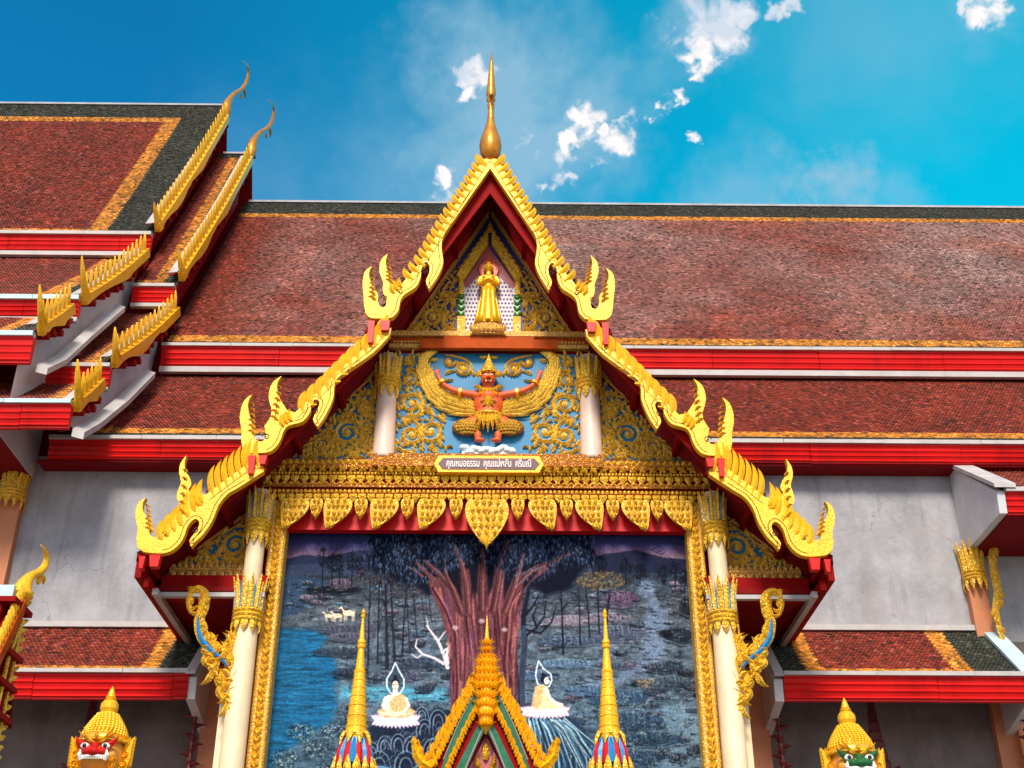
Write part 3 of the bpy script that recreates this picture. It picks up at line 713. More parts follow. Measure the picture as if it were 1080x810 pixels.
# door-side pilasters, slim dark carved posts
for s in (-1, 1):
    m_ = MB(); cx = -.17 + s * 4.62; m_.box(cx - .26, cx + .26, 21.45, 21.79, .9, 8.8); part('pilaster', m_, SALM, hall)
m_ = MB(); m_.box(9.02, 9.5, 21.45, 21.79, .9, 8.0); part('pilaster', m_, SALM, hall)
for cx in (-5.08, 4.80, 9.02):
    m_ = MB(); y = 21.1; prof = [(.05, 4.6)]
    for i in range(14): z = 4.8 + i * .19; prof += [(.035, z), (.075, z + .06), (.04, z + .12)]
    prof += [(.02, 7.35)]; m_.lathe(prof, (cx, y, 0), 8)
    for i in range(6): m_.leaf((cx, 7.1 - i * .16), radians(90 + 60 * (-1) ** i), .2, .8 * (-1) ** i, .1, FR(y), .05, both=True)
    part('eave_bracket', m_, BRONZ, hall)
# window crowns on the wall under the verandahs
for cx in (-7.05, 6.62):
    m_ = MB(); P = [(.5, 5.0), (.5, 5.6), (.42, 5.7), (.44, 5.85), (.34, 5.95)]
    z = 5.95; r = .34
    while z < 7.5: P += [(r, z + .03), (r * 1.06, z + .08), (r * .85, z + .14)]; z += .17; r *= .84
    P += [(.01, 8.0)]
    m_.lathe(P, (cx, 21.78, 0), 20, .35)
    for s in (-1, 1):
        for i in range(7): m_.leaf((cx + s * (.5 - i * .06), 5.2 + i * .18), radians(90 - s * 30), .24, s * -.6, .12, FR(21.55), .05, both=True)
    part('window_crown', m_, BRONZ, hall)

# ------------------------------------------------------------------ entrance porch
XC = -.17
porch = root('entrance_porch', 'tall gabled porch with yellow flame edged bargeboards and gilded blue pediments on cream columns', 'porch', (XC, 19.5, 0))
YB = 18.3          # plane of the bargeboards
YP = 19.5          # plane of the pediment


def PL(pts, Y):    # left-half photo points -> (distance from axis to the left, z)
    return [(XC - atY(a, b, Y)[0], atY(a, b, Y)[1]) for a, b in pts]


A_IN = [(517, 181), (491, 218), (470, 249), (466, 260), (466.5, 270), (467.5, 281), (462.6, 293), (457, 302), (452.7, 308), (449.5, 300), (453, 291), (453, 283), (448.5, 279.5), (444.5, 287), (444, 295), (439, 305.7), (428, 313), (423, 319), (420.6, 330), (416, 336), (410.7, 338.5), (392, 338.5), (386, 333)]
A_P1 = [(384.5, 325), (384, 314), (383, 303), (384.5, 292), (388, 287), (393, 284), (390.2, 289), (390, 296), (394.5, 306), (399, 314), (399, 321), (402, 327), (407, 326), (408, 319), (405, 313)]
A_P2 = [(404, 307), (404.5, 301), (401, 291), (401.2, 281), (404.5, 275), (409.3, 271), (407.3, 278), (408, 285), (411, 293), (416, 301), (421, 306)]
A_OUT = [(428, 298), (442, 282), (458, 256), (475, 228), (494, 198), (507, 176), (512, 171), (517, 172)]
B_IN = [(412, 356), (394, 375), (363.8, 396), (355, 404), (353, 412), (352, 423), (345, 439), (340, 447), (335.5, 453), (331, 445), (336, 434), (337.8, 426.5), (332.3, 424.4), (328.5, 430), (328, 437), (319.7, 447.5), (305, 451.7), (299.8, 458), (297, 466), (291, 475), (282, 480), (263, 480), (257, 476)]
B_P1 = [(255.5, 467), (256, 458), (254, 443), (256.5, 430), (261, 423), (267, 419), (263.5, 425), (262.5, 432), (264.5, 442), (268, 452), (268.5, 461), (271, 467), (277, 468.5), (281.5, 464), (281, 458)]
B_P2 = [(280, 452), (285, 445), (287.5, 436), (284.5, 424), (285.5, 413), (290, 405), (297.7, 399.7), (293.8, 406), (293, 412), (295, 421), (300, 430), (304, 436)]
B_OUT = [(312, 438), (334, 418), (354, 398), (372, 381), (390, 366), (402, 353), (413, 349)]
C_IN = [(279, 500), (252.6, 517), (240.9, 524), (231.5, 536), (225, 552), (215, 566.5), (208, 573), (203, 579), (201.5, 572), (209.5, 561), (211.6, 553), (206.9, 549.8), (199.5, 557), (194, 571.5), (184.6, 581.8), (172.8, 586), (154, 584.5), (146.5, 579)]
C_P1 = [(145.5, 570), (147, 560), (144.5, 548), (146, 537), (149.5, 531), (155.4, 527.5), (152.3, 533), (152, 540), (156, 548), (160, 556), (159, 563), (161, 568), (167, 569), (172, 564), (176, 560)]
C_P2 = [(183, 551), (189, 543), (191, 535), (188, 527), (189.5, 519), (192.3, 511), (190.3, 501), (192, 491), (198, 483), (196, 491), (197, 499), (201.5, 507), (203, 514), (200, 519), (203, 524), (209, 526)]
C_OUT = [(219, 524), (235, 512), (250, 501), (264, 492), (279, 490)]


def fins_along(mb, line, n, w, ln, mp, tilt=0.0, curve=.7):
    seg = [0]
    for i in range(1, len(line)): seg.append(seg[-1] + hypot(line[i][0] - line[i - 1][0], line[i][1] - line[i - 1][1]))
    for k in range(n):
        s = (k + .5) / n * seg[-1]; i = max(j for j in range(len(seg) - 1) if seg[j] <= s); t = (s - seg[i]) / (seg[i + 1] - seg[i])
        a, b_ = line[i], line[i + 1]; x = a[0] + (b_[0] - a[0]) * t; z = a[1] + (b_[1] - a[1]) * t
        yield x, z, atan2(b_[1] - a[1], b_[0] - a[0])


C_MID = [(172, 572, .36), (179, 568, .42), (186, 563, .44), (193, 557, .46), (200, 548, .50), (207, 542, .52), (214, 536, .5)]


def cr(P, k=4):      # smooth curve through points, first and last kept
    Q = []
    for i in range(len(P) - 1):
        p0, p1, p2, p3 = [P[max(0, min(len(P) - 1, i + j))] for j in (-1, 0, 1, 2)]
        for q in range(k):
            t = q / k
            Q.append(tuple(.5 * ((2 * p1[c]) + (p2[c] - p0[c]) * t + (2 * p0[c] - 5 * p1[c] + 4 * p2[c] - p3[c]) * t * t + (3 * p1[c] - p0[c] - 3 * p2[c] + p3[c]) * t ** 3) for c in (0, 1)))
    Q.append(P[-1]); return Q


def split_tips(P):     # smooth either side of a tip but keep the tip sharp
    j = max(range(len(P)), key=lambda i: P[i][1])
    return cr(P[:j + 1], 3)[:-1] + cr(P[j:], 3)


def bargeboard(IN, P1, P2, OUT, nf, fin_len, fa, fb, s, extra=(), sfin=.80):
    mp = lambda u, z, d: (XC - s * u, YB - d, z)
    inn = PL(IN, YB); p1 = split_tips(PL(P1, YB)); p2 = split_tips(PL(P2, YB)); out = PL(OUT, YB)
    inn_s = []
    tips = [i for i, p in enumerate(inn) if 0 < i < len(inn) - 1 and p[1] < inn[i - 1][1] and p[1] < inn[i + 1][1] and i < len(inn) - 6]
    cuts = [0] + tips + [len(inn) - 1]
    for a_, b_ in zip(cuts, cuts[1:]): inn_s += cr(inn[a_:b_ + 1], 3)[:-1]
    inn_s.append(inn[-1])
    mb = MB(); mb.prism(inn_s + p1 + p2 + cr(out, 3)[:-1] + [out[-1]], mp, -.02, .10)
    o = part('bargeboard', mb, GOLD, porch)
    f = MB(); L = cr(out, 3)[::-1]; fw = sum(hypot(L[i + 1][0] - L[i][0], L[i + 1][1] - L[i][1]) for i in range(len(L) - 1)) / nf
    bk = MB(); an0 = radians(fa); q0 = [(u + cos(an0) * .10, z + sin(an0) * .10) for u, z in L]; q1 = [(u - cos(an0) * .12, z - sin(an0) * .12) for u, z in L]
    for i in range(len(L) - 1): bk.add([mp(*q0[i], .03), mp(*q0[i + 1], .03), mp(*q1[i + 1], .104), mp(*q1[i], .104)], [(0, 1, 2, 3)])
    part('fin_gap_dark', bk, DARK, o)  # dark strip added behind the fins, painting the dark of their gaps
    for x, z, a in fins_along(f, L, nf, .1, fin_len, mp):
        nx, nz = -sin(a), cos(a)
        if nz < 0: nx, nz = -nx, -nz
        bx, bz = x - nx * .12, z - nz * .12
        n = 7; p = [bx, bz]; pts = [mp(p[0], p[1], .07)]; an = radians(fa)
        for i in range(n):
            an = radians(fa + (fb - fa) * ((i + 1) / n) ** 1.6); p[0] += cos(an) * fin_len / n; p[1] += sin(an) * fin_len / n; pts.append(mp(p[0], p[1], .07 + .03 * sin(pi * i / n)))
        f.ribbon(pts, [fw * sfin * (1 - (i / n) ** 3.2) + .002 for i in range(n + 1)], (0, -1, 0), .045, True)
    if len(C_MID) and IN is C_IN:
        for (a_, b_, l_) in C_MID:
            c = PL([(a_, b_)], YB)[0]; p = list(c); pts = [mp(p[0], p[1], .07)]; n = 7
            for i in range(n): an = radians(62 + 50 * ((i + 1) / n) ** 1.6); p[0] += cos(an) * l_ / n; p[1] += sin(an) * l_ / n; pts.append(mp(p[0], p[1], .09))
            f.ribbon(pts, [.13 * (1 - (i / n) ** 3.2) + .002 for i in range(n + 1)], (0, -1, 0), .045, True)
    part('flame_fins', f, GOLD, o)
    g_ = MB(); dk = MB()
    # incised line following the inner edge
    off = offset_poly(inn_s + p1 + p2 + cr(out, 3), -.055)[2:len(inn_s) - 6]
    dk.ribbon([mp(u, q, .101) for u, q in off], [.014] * len(off), (0, -1, 0), .004)
    for pr in (p1, p2):
        tip = max(pr, key=lambda q: q[1]); base = ((pr[0][0] + pr[-1][0]) / 2, min(pr[0][1], pr[-1][1]) + .1)
        for k in range(6):
            t = k / 6; c = (base[0] + (tip[0] - base[0]) * t * .85, base[1] + (tip[1] - base[1]) * t * .85)
            g_.leaf((c[0] - .03, c[1]), radians(70), .17 * (1 - t * .5), -1.5, .07 * (1 - t * .6), lambda u, q, d: mp(u, q, d + .10), .04, n=5)
            dk.leaf((c[0] + .02, c[1]), radians(120), .12 * (1 - t * .5), -1.2, .022, lambda u, q, d: mp(u, q, d + .112), .006, n=5)
        c = (pr[-1][0], pr[-1][1]); dk.spiral((c[0] - .02, c[1] - .10), .06, 1.3, 0, 1, .016, mp, .006, .105, False)
    for (a_, b_, R_) in extra:
        c = PL([(a_, b_)], YB)[0]; dk.spiral(c, R_, 1.5, 1.5, 1, .018, mp, .006, .102, False)
    for k in range(3):      # small flames on the neck of the head
        c = PL([(OUT[0][0] - 4 - 4 * k, OUT[0][1] + 9 + 3 * k)], YB)[0]; g_.leaf(c, radians(50), .26, 1.2, .10, lambda u, q, d: mp(u, q, d + .10), .04, n=6)
    part('prong_carving', g_, GOLD, o); part('incised_lines', dk, DARK, o)
    return o


for s in (1, -1):
    bargeboard(A_IN, A_P1, A_P2, A_OUT, 19, .34, 28, 88, s, ((449, 290, .05),), .86)
    bargeboard(B_IN, B_P1, B_P2, B_OUT, 12, .46, 66, 118, s, ((333, 437, .05),))
    bargeboard(C_IN, C_P1, C_P2, C_OUT, 8, .60, 62, 110, s, ((207, 562, .05),), .82)

# apex finial (front view of the slender horn)
fin = MB(); z0 = zat(171, YB, 517); H = zat(56, YB, 517) - z0
prof = [(.02, 0), (.12, .02), (.20, .07), (.225, .13), (.20, .19), (.14, .26), (.09, .33), (.065, .40), (.06, .46), (.075, .50), (.055, .52), (.095, .55), (.075, .575), (.10, .60), (.085, .66), (.06, .78), (.035, .90), (.004, 1.0)]
fin.lathe([(r * .95, t * H) for r, t in prof], (XC, YB - .02, z0), 18)
fin.leaf((YB - .05, z0 + H * .56), radians(185), .25, .9, .12, lambda y, z, d: (XC + d, y, z), .05, both=True)
part('roof_finial', fin, GOLDF, porch, smooth=True)

# roof slabs, tiled on top and red beneath
SEC = [((0.0, 16.80), (2.16, 13.16), 25.2), ((1.92, 13.30), (4.08, 10.42), 22.6), ((3.80, 10.66), (5.50, 8.98), 21.78)]
for k, (a, b_, yend) in enumerate(SEC):
    for s in (1, -1):
        P = sagp((XC - s * a[0], a[1] - .02), (XC - s * b_[0], b_[1]), .04 * 1)
        roof(YB + .12, yend, P, 1, porch, axis='Y', lr=((.5, .2), None), tb=(None, (.12, .15)), seed=40 + k)
# red verge boards with ribs just behind the gold
vb = MB()
for k, (a, b_, yend) in enumerate(SEC):
    for s in (1, -1):
        dx, dz = b_[0] - a[0], b_[1] - a[1]; l = hypot(dx, dz); nx, nz = dz / l, -dx / l
        n0 = .30
        P = [(XC - s * u, z) for u, z in ((a[0], a[1] - .03), (b_[0], b_[1] - .03), (b_[0] + nx * n0, b_[1] + nz * n0), (max(0, a[0] + nx * n0), a[1] + (nz * n0 if a[0] > 0 else -.6)))]
        vb.prism(P, FR(YB + .16), 0, .06)
part('verge_board', vb, REDB, porch)
for s in (1, -1):        # battens on the underside of the roof
    for k, (a, b_, yend) in enumerate(SEC):
        for t in (.3, .62, .92):
            u = a[0] + (b_[0] - a[0]) * t; z = a[1] + (b_[1] - a[1]) * t - .2
            sf = MB(); sf.box(XC - s * u - .04, XC - s * u + .04, YB + .02, YP + .1, z - .09, z + .04); part('purlin', sf, REDB, porch)
for s in (1, -1):       # square beam ends under the flame heads
    for pts in (((388, 339, 394, 362), (401, 339, 411, 349)), ((262, 481, 268, 500), (273, 481, 281, 490)), ((147, 587, 152, 600), (158, 586, 168, 598))):
        for a0, b0, a1, b1 in pts:
            (u0, z0_), (u1, z1_) = PL([(a0, b0), (a1, b1)], YB - .15)
            eb = MB(); eb.prism([(XC - s * u0, z0_), (XC - s * u1, z0_), (XC - s * (u1 + .02), z1_), (XC - s * (u0 - .03), z1_)], FR(YB - .05), 0, .13); part('beam_end', eb, RED, porch)

# eave boards of the lowest roof, running back to the wall, and its flat soffit
for s in (1, -1):
    m_ = MB(); u = 5.50; x = XC - s * u
    m_.box(min(x, x + s * .1), max(x, x + s * .1), YB + .15, 21.79, 8.60, 8.92); m_.box(min(x + s * .11, x + s * .2), max(x + s * .11, x + s * .2), YB + .3, 21.79, 8.50, 8.66)
    f = part('fascia', m_, REDB, porch)
    w_ = MB(); w_.box(min(x + s * .21, x + s * .30), max(x + s * .21, x + s * .30), YB + .5, 21.78, 8.45, 8.55); part('lower_trim', w_, TRIM, f)
    x1 = XC - s * 3.55; so_ = MB(); so_.box(min(x + s * .12, x1), max(x + s * .12, x1), YP - .45, 21.78, 8.60, 8.68); part('soffit', so_, REDD, porch)
    w_ = MB(); zz = zat(623, 19.05); w_.box(min(x + s * .3, x1), max(x + s * .3, x1), 19.02, 19.12, 8.50, 8.57); part('lower_trim', w_, TRIM, porch)
    w_ = MB(); w_.box(min(x + s * .25, x1), max(x + s * .25, x1), 19.13, 19.45, 8.56, 8.90); part('beam', w_, REDB, porch)
    w_ = MB(); y_ = 21.2; w_.teeth(min(x + s * .6, x1), max(x + s * .6, x1), 8.1, .14, .3, FR(21.4), .08, False); part('wall_cresting', w_, REDB, porch)

# pediment boards
def sided(pts, s): return [(XC - s * u, z) for u, z in pts]
slope = [(0, 16.60), (2.0, 13.15), (2.12, 13.0), (3.98, 10.45), (4.05, 10.3), (5.2, 9.0)]
pb = MB(); pb.prism([(XC - u, z) for u, z in slope] + [(XC - 5.2, 8.9), (XC - 3.5, 8.9), (XC - 3.5, 9.9), (XC + 3.5, 9.9), (XC + 3.5, 8.9), (XC + 5.2, 8.9)] + [(XC + u, z) for u, z in slope[:0:-1]], FR(YP), -.2, 0); part('gable_wall', pb, REDB, porch)


def qx(px_, py_, Y=YP): a = atY(px_, py_, Y); return (XC - a[0], a[1])   # left-half photo px -> (u, z)


def panel(name, pts, m, d0, d1, s=None):
    mb = MB()
    P = [qx(*p) for p in pts]
    if s is None: poly = [(XC - u, z) for u, z in P] + [(XC + u, z) for u, z in P[::-1] if u > .02]
    else: poly = sided(P, s)
    mb.prism(poly, FR(YP), d0, d1); return part(name, mb, m, porch)


# central blue panel behind the bird figure
panel('blue_panel', [(513, 374), (413, 374), (413, 490), (513, 490)], BLUE, .003, .04)
panel('upper_panel', [(515, 232), (430, 357), (513, 357)], NAVY, .003, .05)
for s in (1, -1):
    panel('side_panel', [(398, 398), (398, 489), (300, 489)], BLUE, .003, .04, s)
    panel('lower_panel', [(268, 542), (268, 603), (180, 603)], BLUE, .003, .04, s)

SCR = []     # scroll carving
def scroll_set(name, lst, leaves, s, d0, m=None):
    m = m or GOLDC; mb = MB(); mp = lambda u, z, d: (XC - s * u, YP - d, z)
    for cx, cy, R, turns, a0, dr, lead in lst:
        c = qx(cx, cy); ld = qx(*lead) if lead else None
        mb.spiral(c, R / 58, turns, radians(a0), dr, .085 if R > 8 else .065, mp, .06, d0, True, ld)
    for lx, ly, ang, ln, bend, w in leaves:
        mb.leaf(qx(lx, ly), radians(ang), ln / 58, bend, w * 1.45 / 58, mp, .05, d0)
    return part(name, mb, m, porch)


def fill_leaves(poly, step, ln, seed, avoid=()):
    r = random.Random(seed); out = []
    xs = [p[0] for p in poly]; ys = [p[1] for p in poly]
    y = min(ys)
    def inside(x, y):
        c = False; j = len(poly) - 1
        for i in range(len(poly)):
            if (poly[i][1] > y) != (poly[j][1] > y) and x < (poly[j][0] - poly[i][0]) * (y - poly[i][1]) / (poly[j][1] - poly[i][1]) + poly[i][0]: c = not c
            j = i
        return c
    while y < max(ys):
        x = min(xs)
        while x < max(xs):
            X, Y = x + r.uniform(-.4, .4) * step, y + r.uniform(-.4, .4) * step
            if inside(X, Y) and not any(hypot(X - a, Y - b) < c for a, b, c in avoid):
                k = r.choice((-1, 1)); out.append((X, Y, r.uniform(20, 160), ln * r.uniform(.7, 1.3), k * r.uniform(1.2, 2.6), ln * .34))
            x += step
        y += step * .9
    return out


for s in (1, -1):
    av = [(434, 427, 11), (435, 460, 10), (455, 458, 11), (489, 389, 9), (432, 401, 8), (492, 452, 16), (470, 425, 22), (448, 395, 10), (450, 410, 12), (500, 440, 16), (520, 480, 40), (505, 405, 14)]
    scroll_set('scroll_carving', [(434.5, 427, 11.5, 1.7, 200, -1, (424, 450)), (434, 460, 10.5, 1.6, 160, 1, (428, 440)), (455, 456, 12.5, 1.7, 20, -1, (446, 478)), (488.5, 390, 8.0, 1.6, 200, 1, (470, 376)),
                                 (432, 401, 7.5, 1.4, 120, 1, (432, 418)), (432, 383, 5, 1.2, 90, -1, (430, 395)), (474, 383, 5.5, 1.1, 200, 1, (488, 398))],
               [(421, 470, 60, 16, -1.6, 3.6), (424, 474, -10, 24, -.7, 4), (440, 480, 0, 26, .8, 4), (462, 480, 60, 14, -1, 4.5), (446, 440, 80, 18, -.8, 4), (458, 441, 70, 14, -1.2, 4), (470, 447, 40, 14, .6, 4), (421, 435, 80, 18, -.7, 3.5),
                (421, 415, 80, 16, .9, 3.5), (478, 402, -20, 20, 1.2, 3), (470, 396, 130, 12, 1.4, 4), (462, 380, -30, 14, 1.3, 4), (500, 398, 60, 9, 1.2, 3), (425, 378, -40, 9, 1.6, 3.5), (506, 378, 200, 12, -1.2, 3.5), (466, 470, 40, 14, 1.2, 4), (419, 398, 90, 14, -1, 3)]
               + fill_leaves([(416, 376), (440, 376), (442, 400), (446, 420), (470, 440), (472, 484), (416, 484)], 6, 8, 3, av[:5]), s, .045)
    scroll_set('scroll_carving', [(339, 470, 7.5, 1.6, 180, -1, (322, 482)), (367, 458, 15, 2.1, 220, -1, (345, 484)), (388, 432, 8.5, 1.5, 250, 1, (393, 456)), (352, 480, 5, 1.2, 90, 1, None)],
               [(380, 480, 0, 20, .6, 5), (355, 484, 5, 26, .4, 4), (392, 486, 100, 24, .5, 5), (394, 425, 95, 18, -.7, 5), (310, 484, 15, 18, .7, 4)]
               + fill_leaves([(396, 402), (396, 487), (304, 487)], 4, 9, 9, [(367, 458, 13), (339, 470, 7)]), s, .045)
    scroll_set('scroll_carving', [(248.5, 576, 15, 2.2, 300, -1, (262, 600)), (222, 594, 6, 1.4, 200, -1, (205, 600))],
               [(262, 556, 90, 14, .6, 5), (266, 570, 95, 16, -.7, 5), (234, 566, 130, 16, -1, 5), (228, 584, 160, 16, -1.4, 5)] + fill_leaves([(267, 545), (267, 602), (186, 602)], 5, 9, 14, [(248.5, 576, 15)]), s, .045)
    # corner scrolls of the top panel
    scroll_set('scroll_carving', [(457, 337, 11, 2.0, 200, -1, (478, 352)), (470, 314, 7, 1.6, 160, 1, (478, 335)), (441, 350, 5, 1.3, 180, -1, (455, 354))],
               fill_leaves([(483, 280), (483, 356), (431, 356)], 4, 7, 19, [(457, 337, 8)]) + [(480, 300, 100, 12, .8, 4), (479, 325, 95, 14, -.8, 4)], s, .055)

# raking mouldings on the pediment edge
rk = MB()
for s in (1, -1):
    for pts, w_ in (([(515, 226), (425, 358)], .05), ([(412, 377), (290, 488)], .06), ([(272, 535), (172, 606)], .06)):
        P = [qx(*p) for p in pts]; (u0, z0_), (u1, z1_) = P
        for off, ww in ((0, w_), (-.09, w_ * .6)):
            rk.ribbon([(XC - s * u0, YP - .05, z0_ + off), (XC - s * u1, YP - .05, z1_ + off)], [ww, ww], (0, -1, 0), .04)
part('raking_moulding', rk, GOLDP, porch)

# cornice between upper panel and the blue panel
def band(mb, xh, y0, y1, d0, d1, Y=YP):
    mb.box(XC - xh, XC + xh, Y - d1, Y - d0, min(zat(y0, Y), zat(y1, Y)), max(zat(y0, Y), zat(y1, Y)))
cn = MB(); band(cn, 1.78, 354, 359, 0.01, .16); band(cn, 1.82, 366.5, 370.5, .01, .12)
mp = FR(YP - .12)
cn.teeth(XC - 1.78, XC + 1.78, zat(354, YP - .12), .09, .09, mp, .04, False); cn.beads(XC - 1.76, XC + 1.76, zat(361, YP - .12), .03, mp)
part('cornice', cn, GOLDP, porch)
cn = MB(); band(cn, 1.80, 360, 366, .01, .11); band(cn, 1.25, 364, 373, .12, .20); band(cn, .82, 363, 375, .20, .27); part('cornice_moulding', cn, ORNB, porch)

# niche of the standing figure
nm = MB(); nm.prism([(XC - u, z) for u, z in [qx(515, 265), qx(486, 308), qx(486, 357)]] + [(XC + u, z) for u, z in [qx(486, 357), qx(486, 308)]], FR(YP), .052, .06); part('niche_back', nm, PINKW, porch)
nm = MB(); nm.prism([(XC - u, z) for u, z in [qx(515, 262), qx(489, 302), qx(492, 306), qx(515, 283)]] + [(XC + u, z) for u, z in [qx(492, 306), qx(489, 302)]], FR(YP), .062, .07); part('niche_hood', nm, PINKD, porch)
dm = MB()
for r_ in range(13):
    for c_ in range(8):
        x_ = 490 + c_ * 3.6 + (r_ % 2) * 1.8; y_ = 300 + r_ * 4.3
        if x_ > 516 or (y_ < 322 and x_ < 486 + (322 - y_) * .5): continue
        for s in (1, -1):
            u, z = qx(x_, y_); dm.ell((XC - s * u, YP - .062, z), (.022, .012, .026), 6, 4)
part('lotus_dots', dm, DOT, porch)
nf = MB()
for s in (1, -1):
    P = [qx(*p) for p in ((515, 247), (484, 291), (484, 299), (489, 300), (515, 262))]; nf.prism(sided(P, s), FR(YP), .06, .17, .012)
    mpn = lambda u, z, d: (XC - s * u, YP - .15 - d, z)
    for k in range(7):
        t = (k + .5) / 7; u, z = qx(514 - 30 * t, 249 + 42 * t); nf.leaf((u - .02, z - .04), radians(75), .15, .9, .10, mpn, .04)
    u, z = qx(482, 296); nf.leaf((u, z), radians(140), .25, -1.8, .10, mpn, .05)
    np_ = MB(); a_ = qx(486.5, 300); np_.lathe([(.07, 0), (.055, .04), (.055, zat(312, YP) - a_[1]), (.07, zat(315, YP) - a_[1])], (XC - s * a_[0], YP - .09, a_[1]), 10)
    part('niche_column', np_, GOLDR, porch); np_ = MB(); b2 = qx(486.5, 356); zz = zat(338, YP); np_.box(XC - s * b2[0] - .075, XC - s * b2[0] + .075, YP - .15, YP - .05, b2[1], zz); part('niche_pedestal', np_, GOLDR, porch)
nf.leaf((XC, zat(250, YP)), radians(90), .28, 0, .14, FR(YP - .14), .05)
part('niche_frame', nf, GOLDR, porch)
for s in (1, -1):
    nc = MB()
    a_ = qx(486.5, 338); b2 = qx(486.5, 313)
    nc.box(XC - s * a_[0] - .055, XC - s * a_[0] + .055, YP - .13, YP - .05, a_[1], b2[1])
    for k in range(4):
        for j in (-1, 1): nc.leaf((XC - s * a_[0], a_[1] + k * .13), radians(90 - j * 40), .14, j * .8, .07, FR(YP - .13), .03)
    part('niche_post', nc, mat('mosaic_green', (.06, .22, .05), .3, .1, .5, 30), porch)

# ---- columns of the pediment
def small_column(s, px_, y0, y1, name='pediment_column'):
    u, zb = qx(px_, y1, YP - .15); zt = zat(y0, YP - .15); x = XC - s * u; y = YP - .15
    m_ = MB(); zc = zat(417, y); m_.lathe([(.21, zb), (.21, zb + .06), (.195, zb + .1), (.175, zc + .05), (.17, zt)], (x, y, 0), 20)
    o_ = part(name, m_, mat('column_pink', (.74, .55, .46), .45, 0, .1, 4), porch, smooth=True)
    c_ = MB(); petal_capital(c_, x, y, zat(400, y), zt, .19, .24, 10, w=.12); ring_band(c_, x, y, zat(412, y), zat(399, y), .20, 3); hang_teeth(c_, x, y, zat(412, y), .20, 8, .22, .12)
    part('capital', c_, GOLDR, o_)
for s in (1, -1): small_column(s, 404, 377, 486)

# ---- entablature
en = MB(); YE = YP - .02
def eband(y0, y1, d, m_list=None, xh=4.02): band(en, xh, y0, y1, 0, d, YE)
en.mi = 1; eband(491, 501, .22); eband(517, 521, .26); en.mi = 0
for (y_, w_, h_, dn, d_) in ((490, .11, .10, False, .22), (502, .16, .17, True, .24), (512, .12, .07, False, .25), (521.5, .15, .16, True, .27)):
    en.teeth(XC - 4.0, XC + 4.0, zat(y_, YE - d_), w_, h_, FR(YE - d_), .05, dn)
en.beads(XC - 4.0, XC + 4.0, zat(519, YE - .27), .035, FR(YE - .27)); en.beads(XC - 4.0, XC + 4.0, zat(500, YE - .25), .028, FR(YE - .25))
# relief rosettes on the frieze
n = 46
for i in range(n):
    x = XC - 3.95 + 7.9 * (i + .5) / n; z = zat(495.5, YE - .22)
    for k in range(4): en.leaf((x, z), radians(45 + 90 * k), .10, .8, .065, FR(YE - .22), .04, n=4)
part('entablature', en, [GOLDR, GOLDD], porch)
en = MB(); band(en, 4.04, 501.2, 510, 0, .16, YE); band(en, 4.04, 510.2, 516.8, 0, .20, YE); band(en, 4.0, 521.2, 531, 0, .2, YE); part('entablature_core', en, REDB, porch)
en = MB(); en.mi = 1; band(en, 1.98, 487, 500, .22, .32, YE); en.mi = 0; en.teeth(XC - 1.98, XC + 1.98, zat(487, YE - .3), .11, .1, FR(YE - .3), .04, False)
for i in range(24):
    x = XC - 1.9 + 3.8 * (i + .5) / 24; z = zat(495.5, YE - .32)
    for k in range(4): en.leaf((x, z), radians(45 + 90 * k), .10, -.8, .065, FR(YE - .32), .04, n=4)
part('central_frieze', en, [GOLDR, GOLDD], porch)
# red beam behind the pendants
en = MB(); zt, zb = zat(527, YE), zat(561, YE); en.box(XC - 3.42, XC + 3.42, YE - .06, YE + .1, zb, zt); part('beam', en, RED, porch)
en = MB(); en.box(XC - 3.4, XC + 3.4, YE + .1, 19.75, zb + .02, zb + .08); part('soffit', en, REDD, porch)


def pendant(w, h, skew, layers):
    """hanging leaf ornament; origin at top centre"""
    m_ = MB(); mp = FR(0)
    out = []
    for t in [i / 12 for i in range(13)]:
        ww = w * .5 * (sin(min(1, t * 2.3) * pi / 2) ** .6 * .25 + .75) * (1 - t ** 2.0) ** .85 if t < 1 else 0
        out.append((ww, -h * t, skew * t ** 2.5))
    L_ = [(-a + k, z) for a, z, k in out]; R_ = [(a + k, z) for a, z, k in out[-2::-1]]
    m_.prism(L_ + R_, mp, 0, .05, 0)
    rows = layers
    for r_ in range(rows):
        t = (r_ + .2) / rows; i = min(12, int(t * 12)); ww, z, k = out[i]
        n_ = max(1, int(round(2 * ww / (w / (rows * .9)))))
        for c_ in range(n_ + (1 if r_ % 2 else 0)):
            x = -ww * .78 + 2 * ww * .78 * (c_ + .5) / (n_ + (1 if r_ % 2 else 0)) + k
            m_.leaf((x, z), radians(270) + (x - k) / (w * .5) * .5, h / rows * 1.0, -.7 * (1 if x > k else -1), w / rows * .80, lambda a, b_, d: mp(a, b_, d + .05), .045, n=4)
    m_.leaf((skew * .6, -h * .8), radians(270), h * .3, (skew > 0) * .8 - (skew < 0) * .8, w * .16, lambda a, b_, d: mp(a, b_, d + .05), .05, n=5)
    return m_


def mesh_of(mb, name, m):
    o_ = part(name, mb, m, porch); return o_


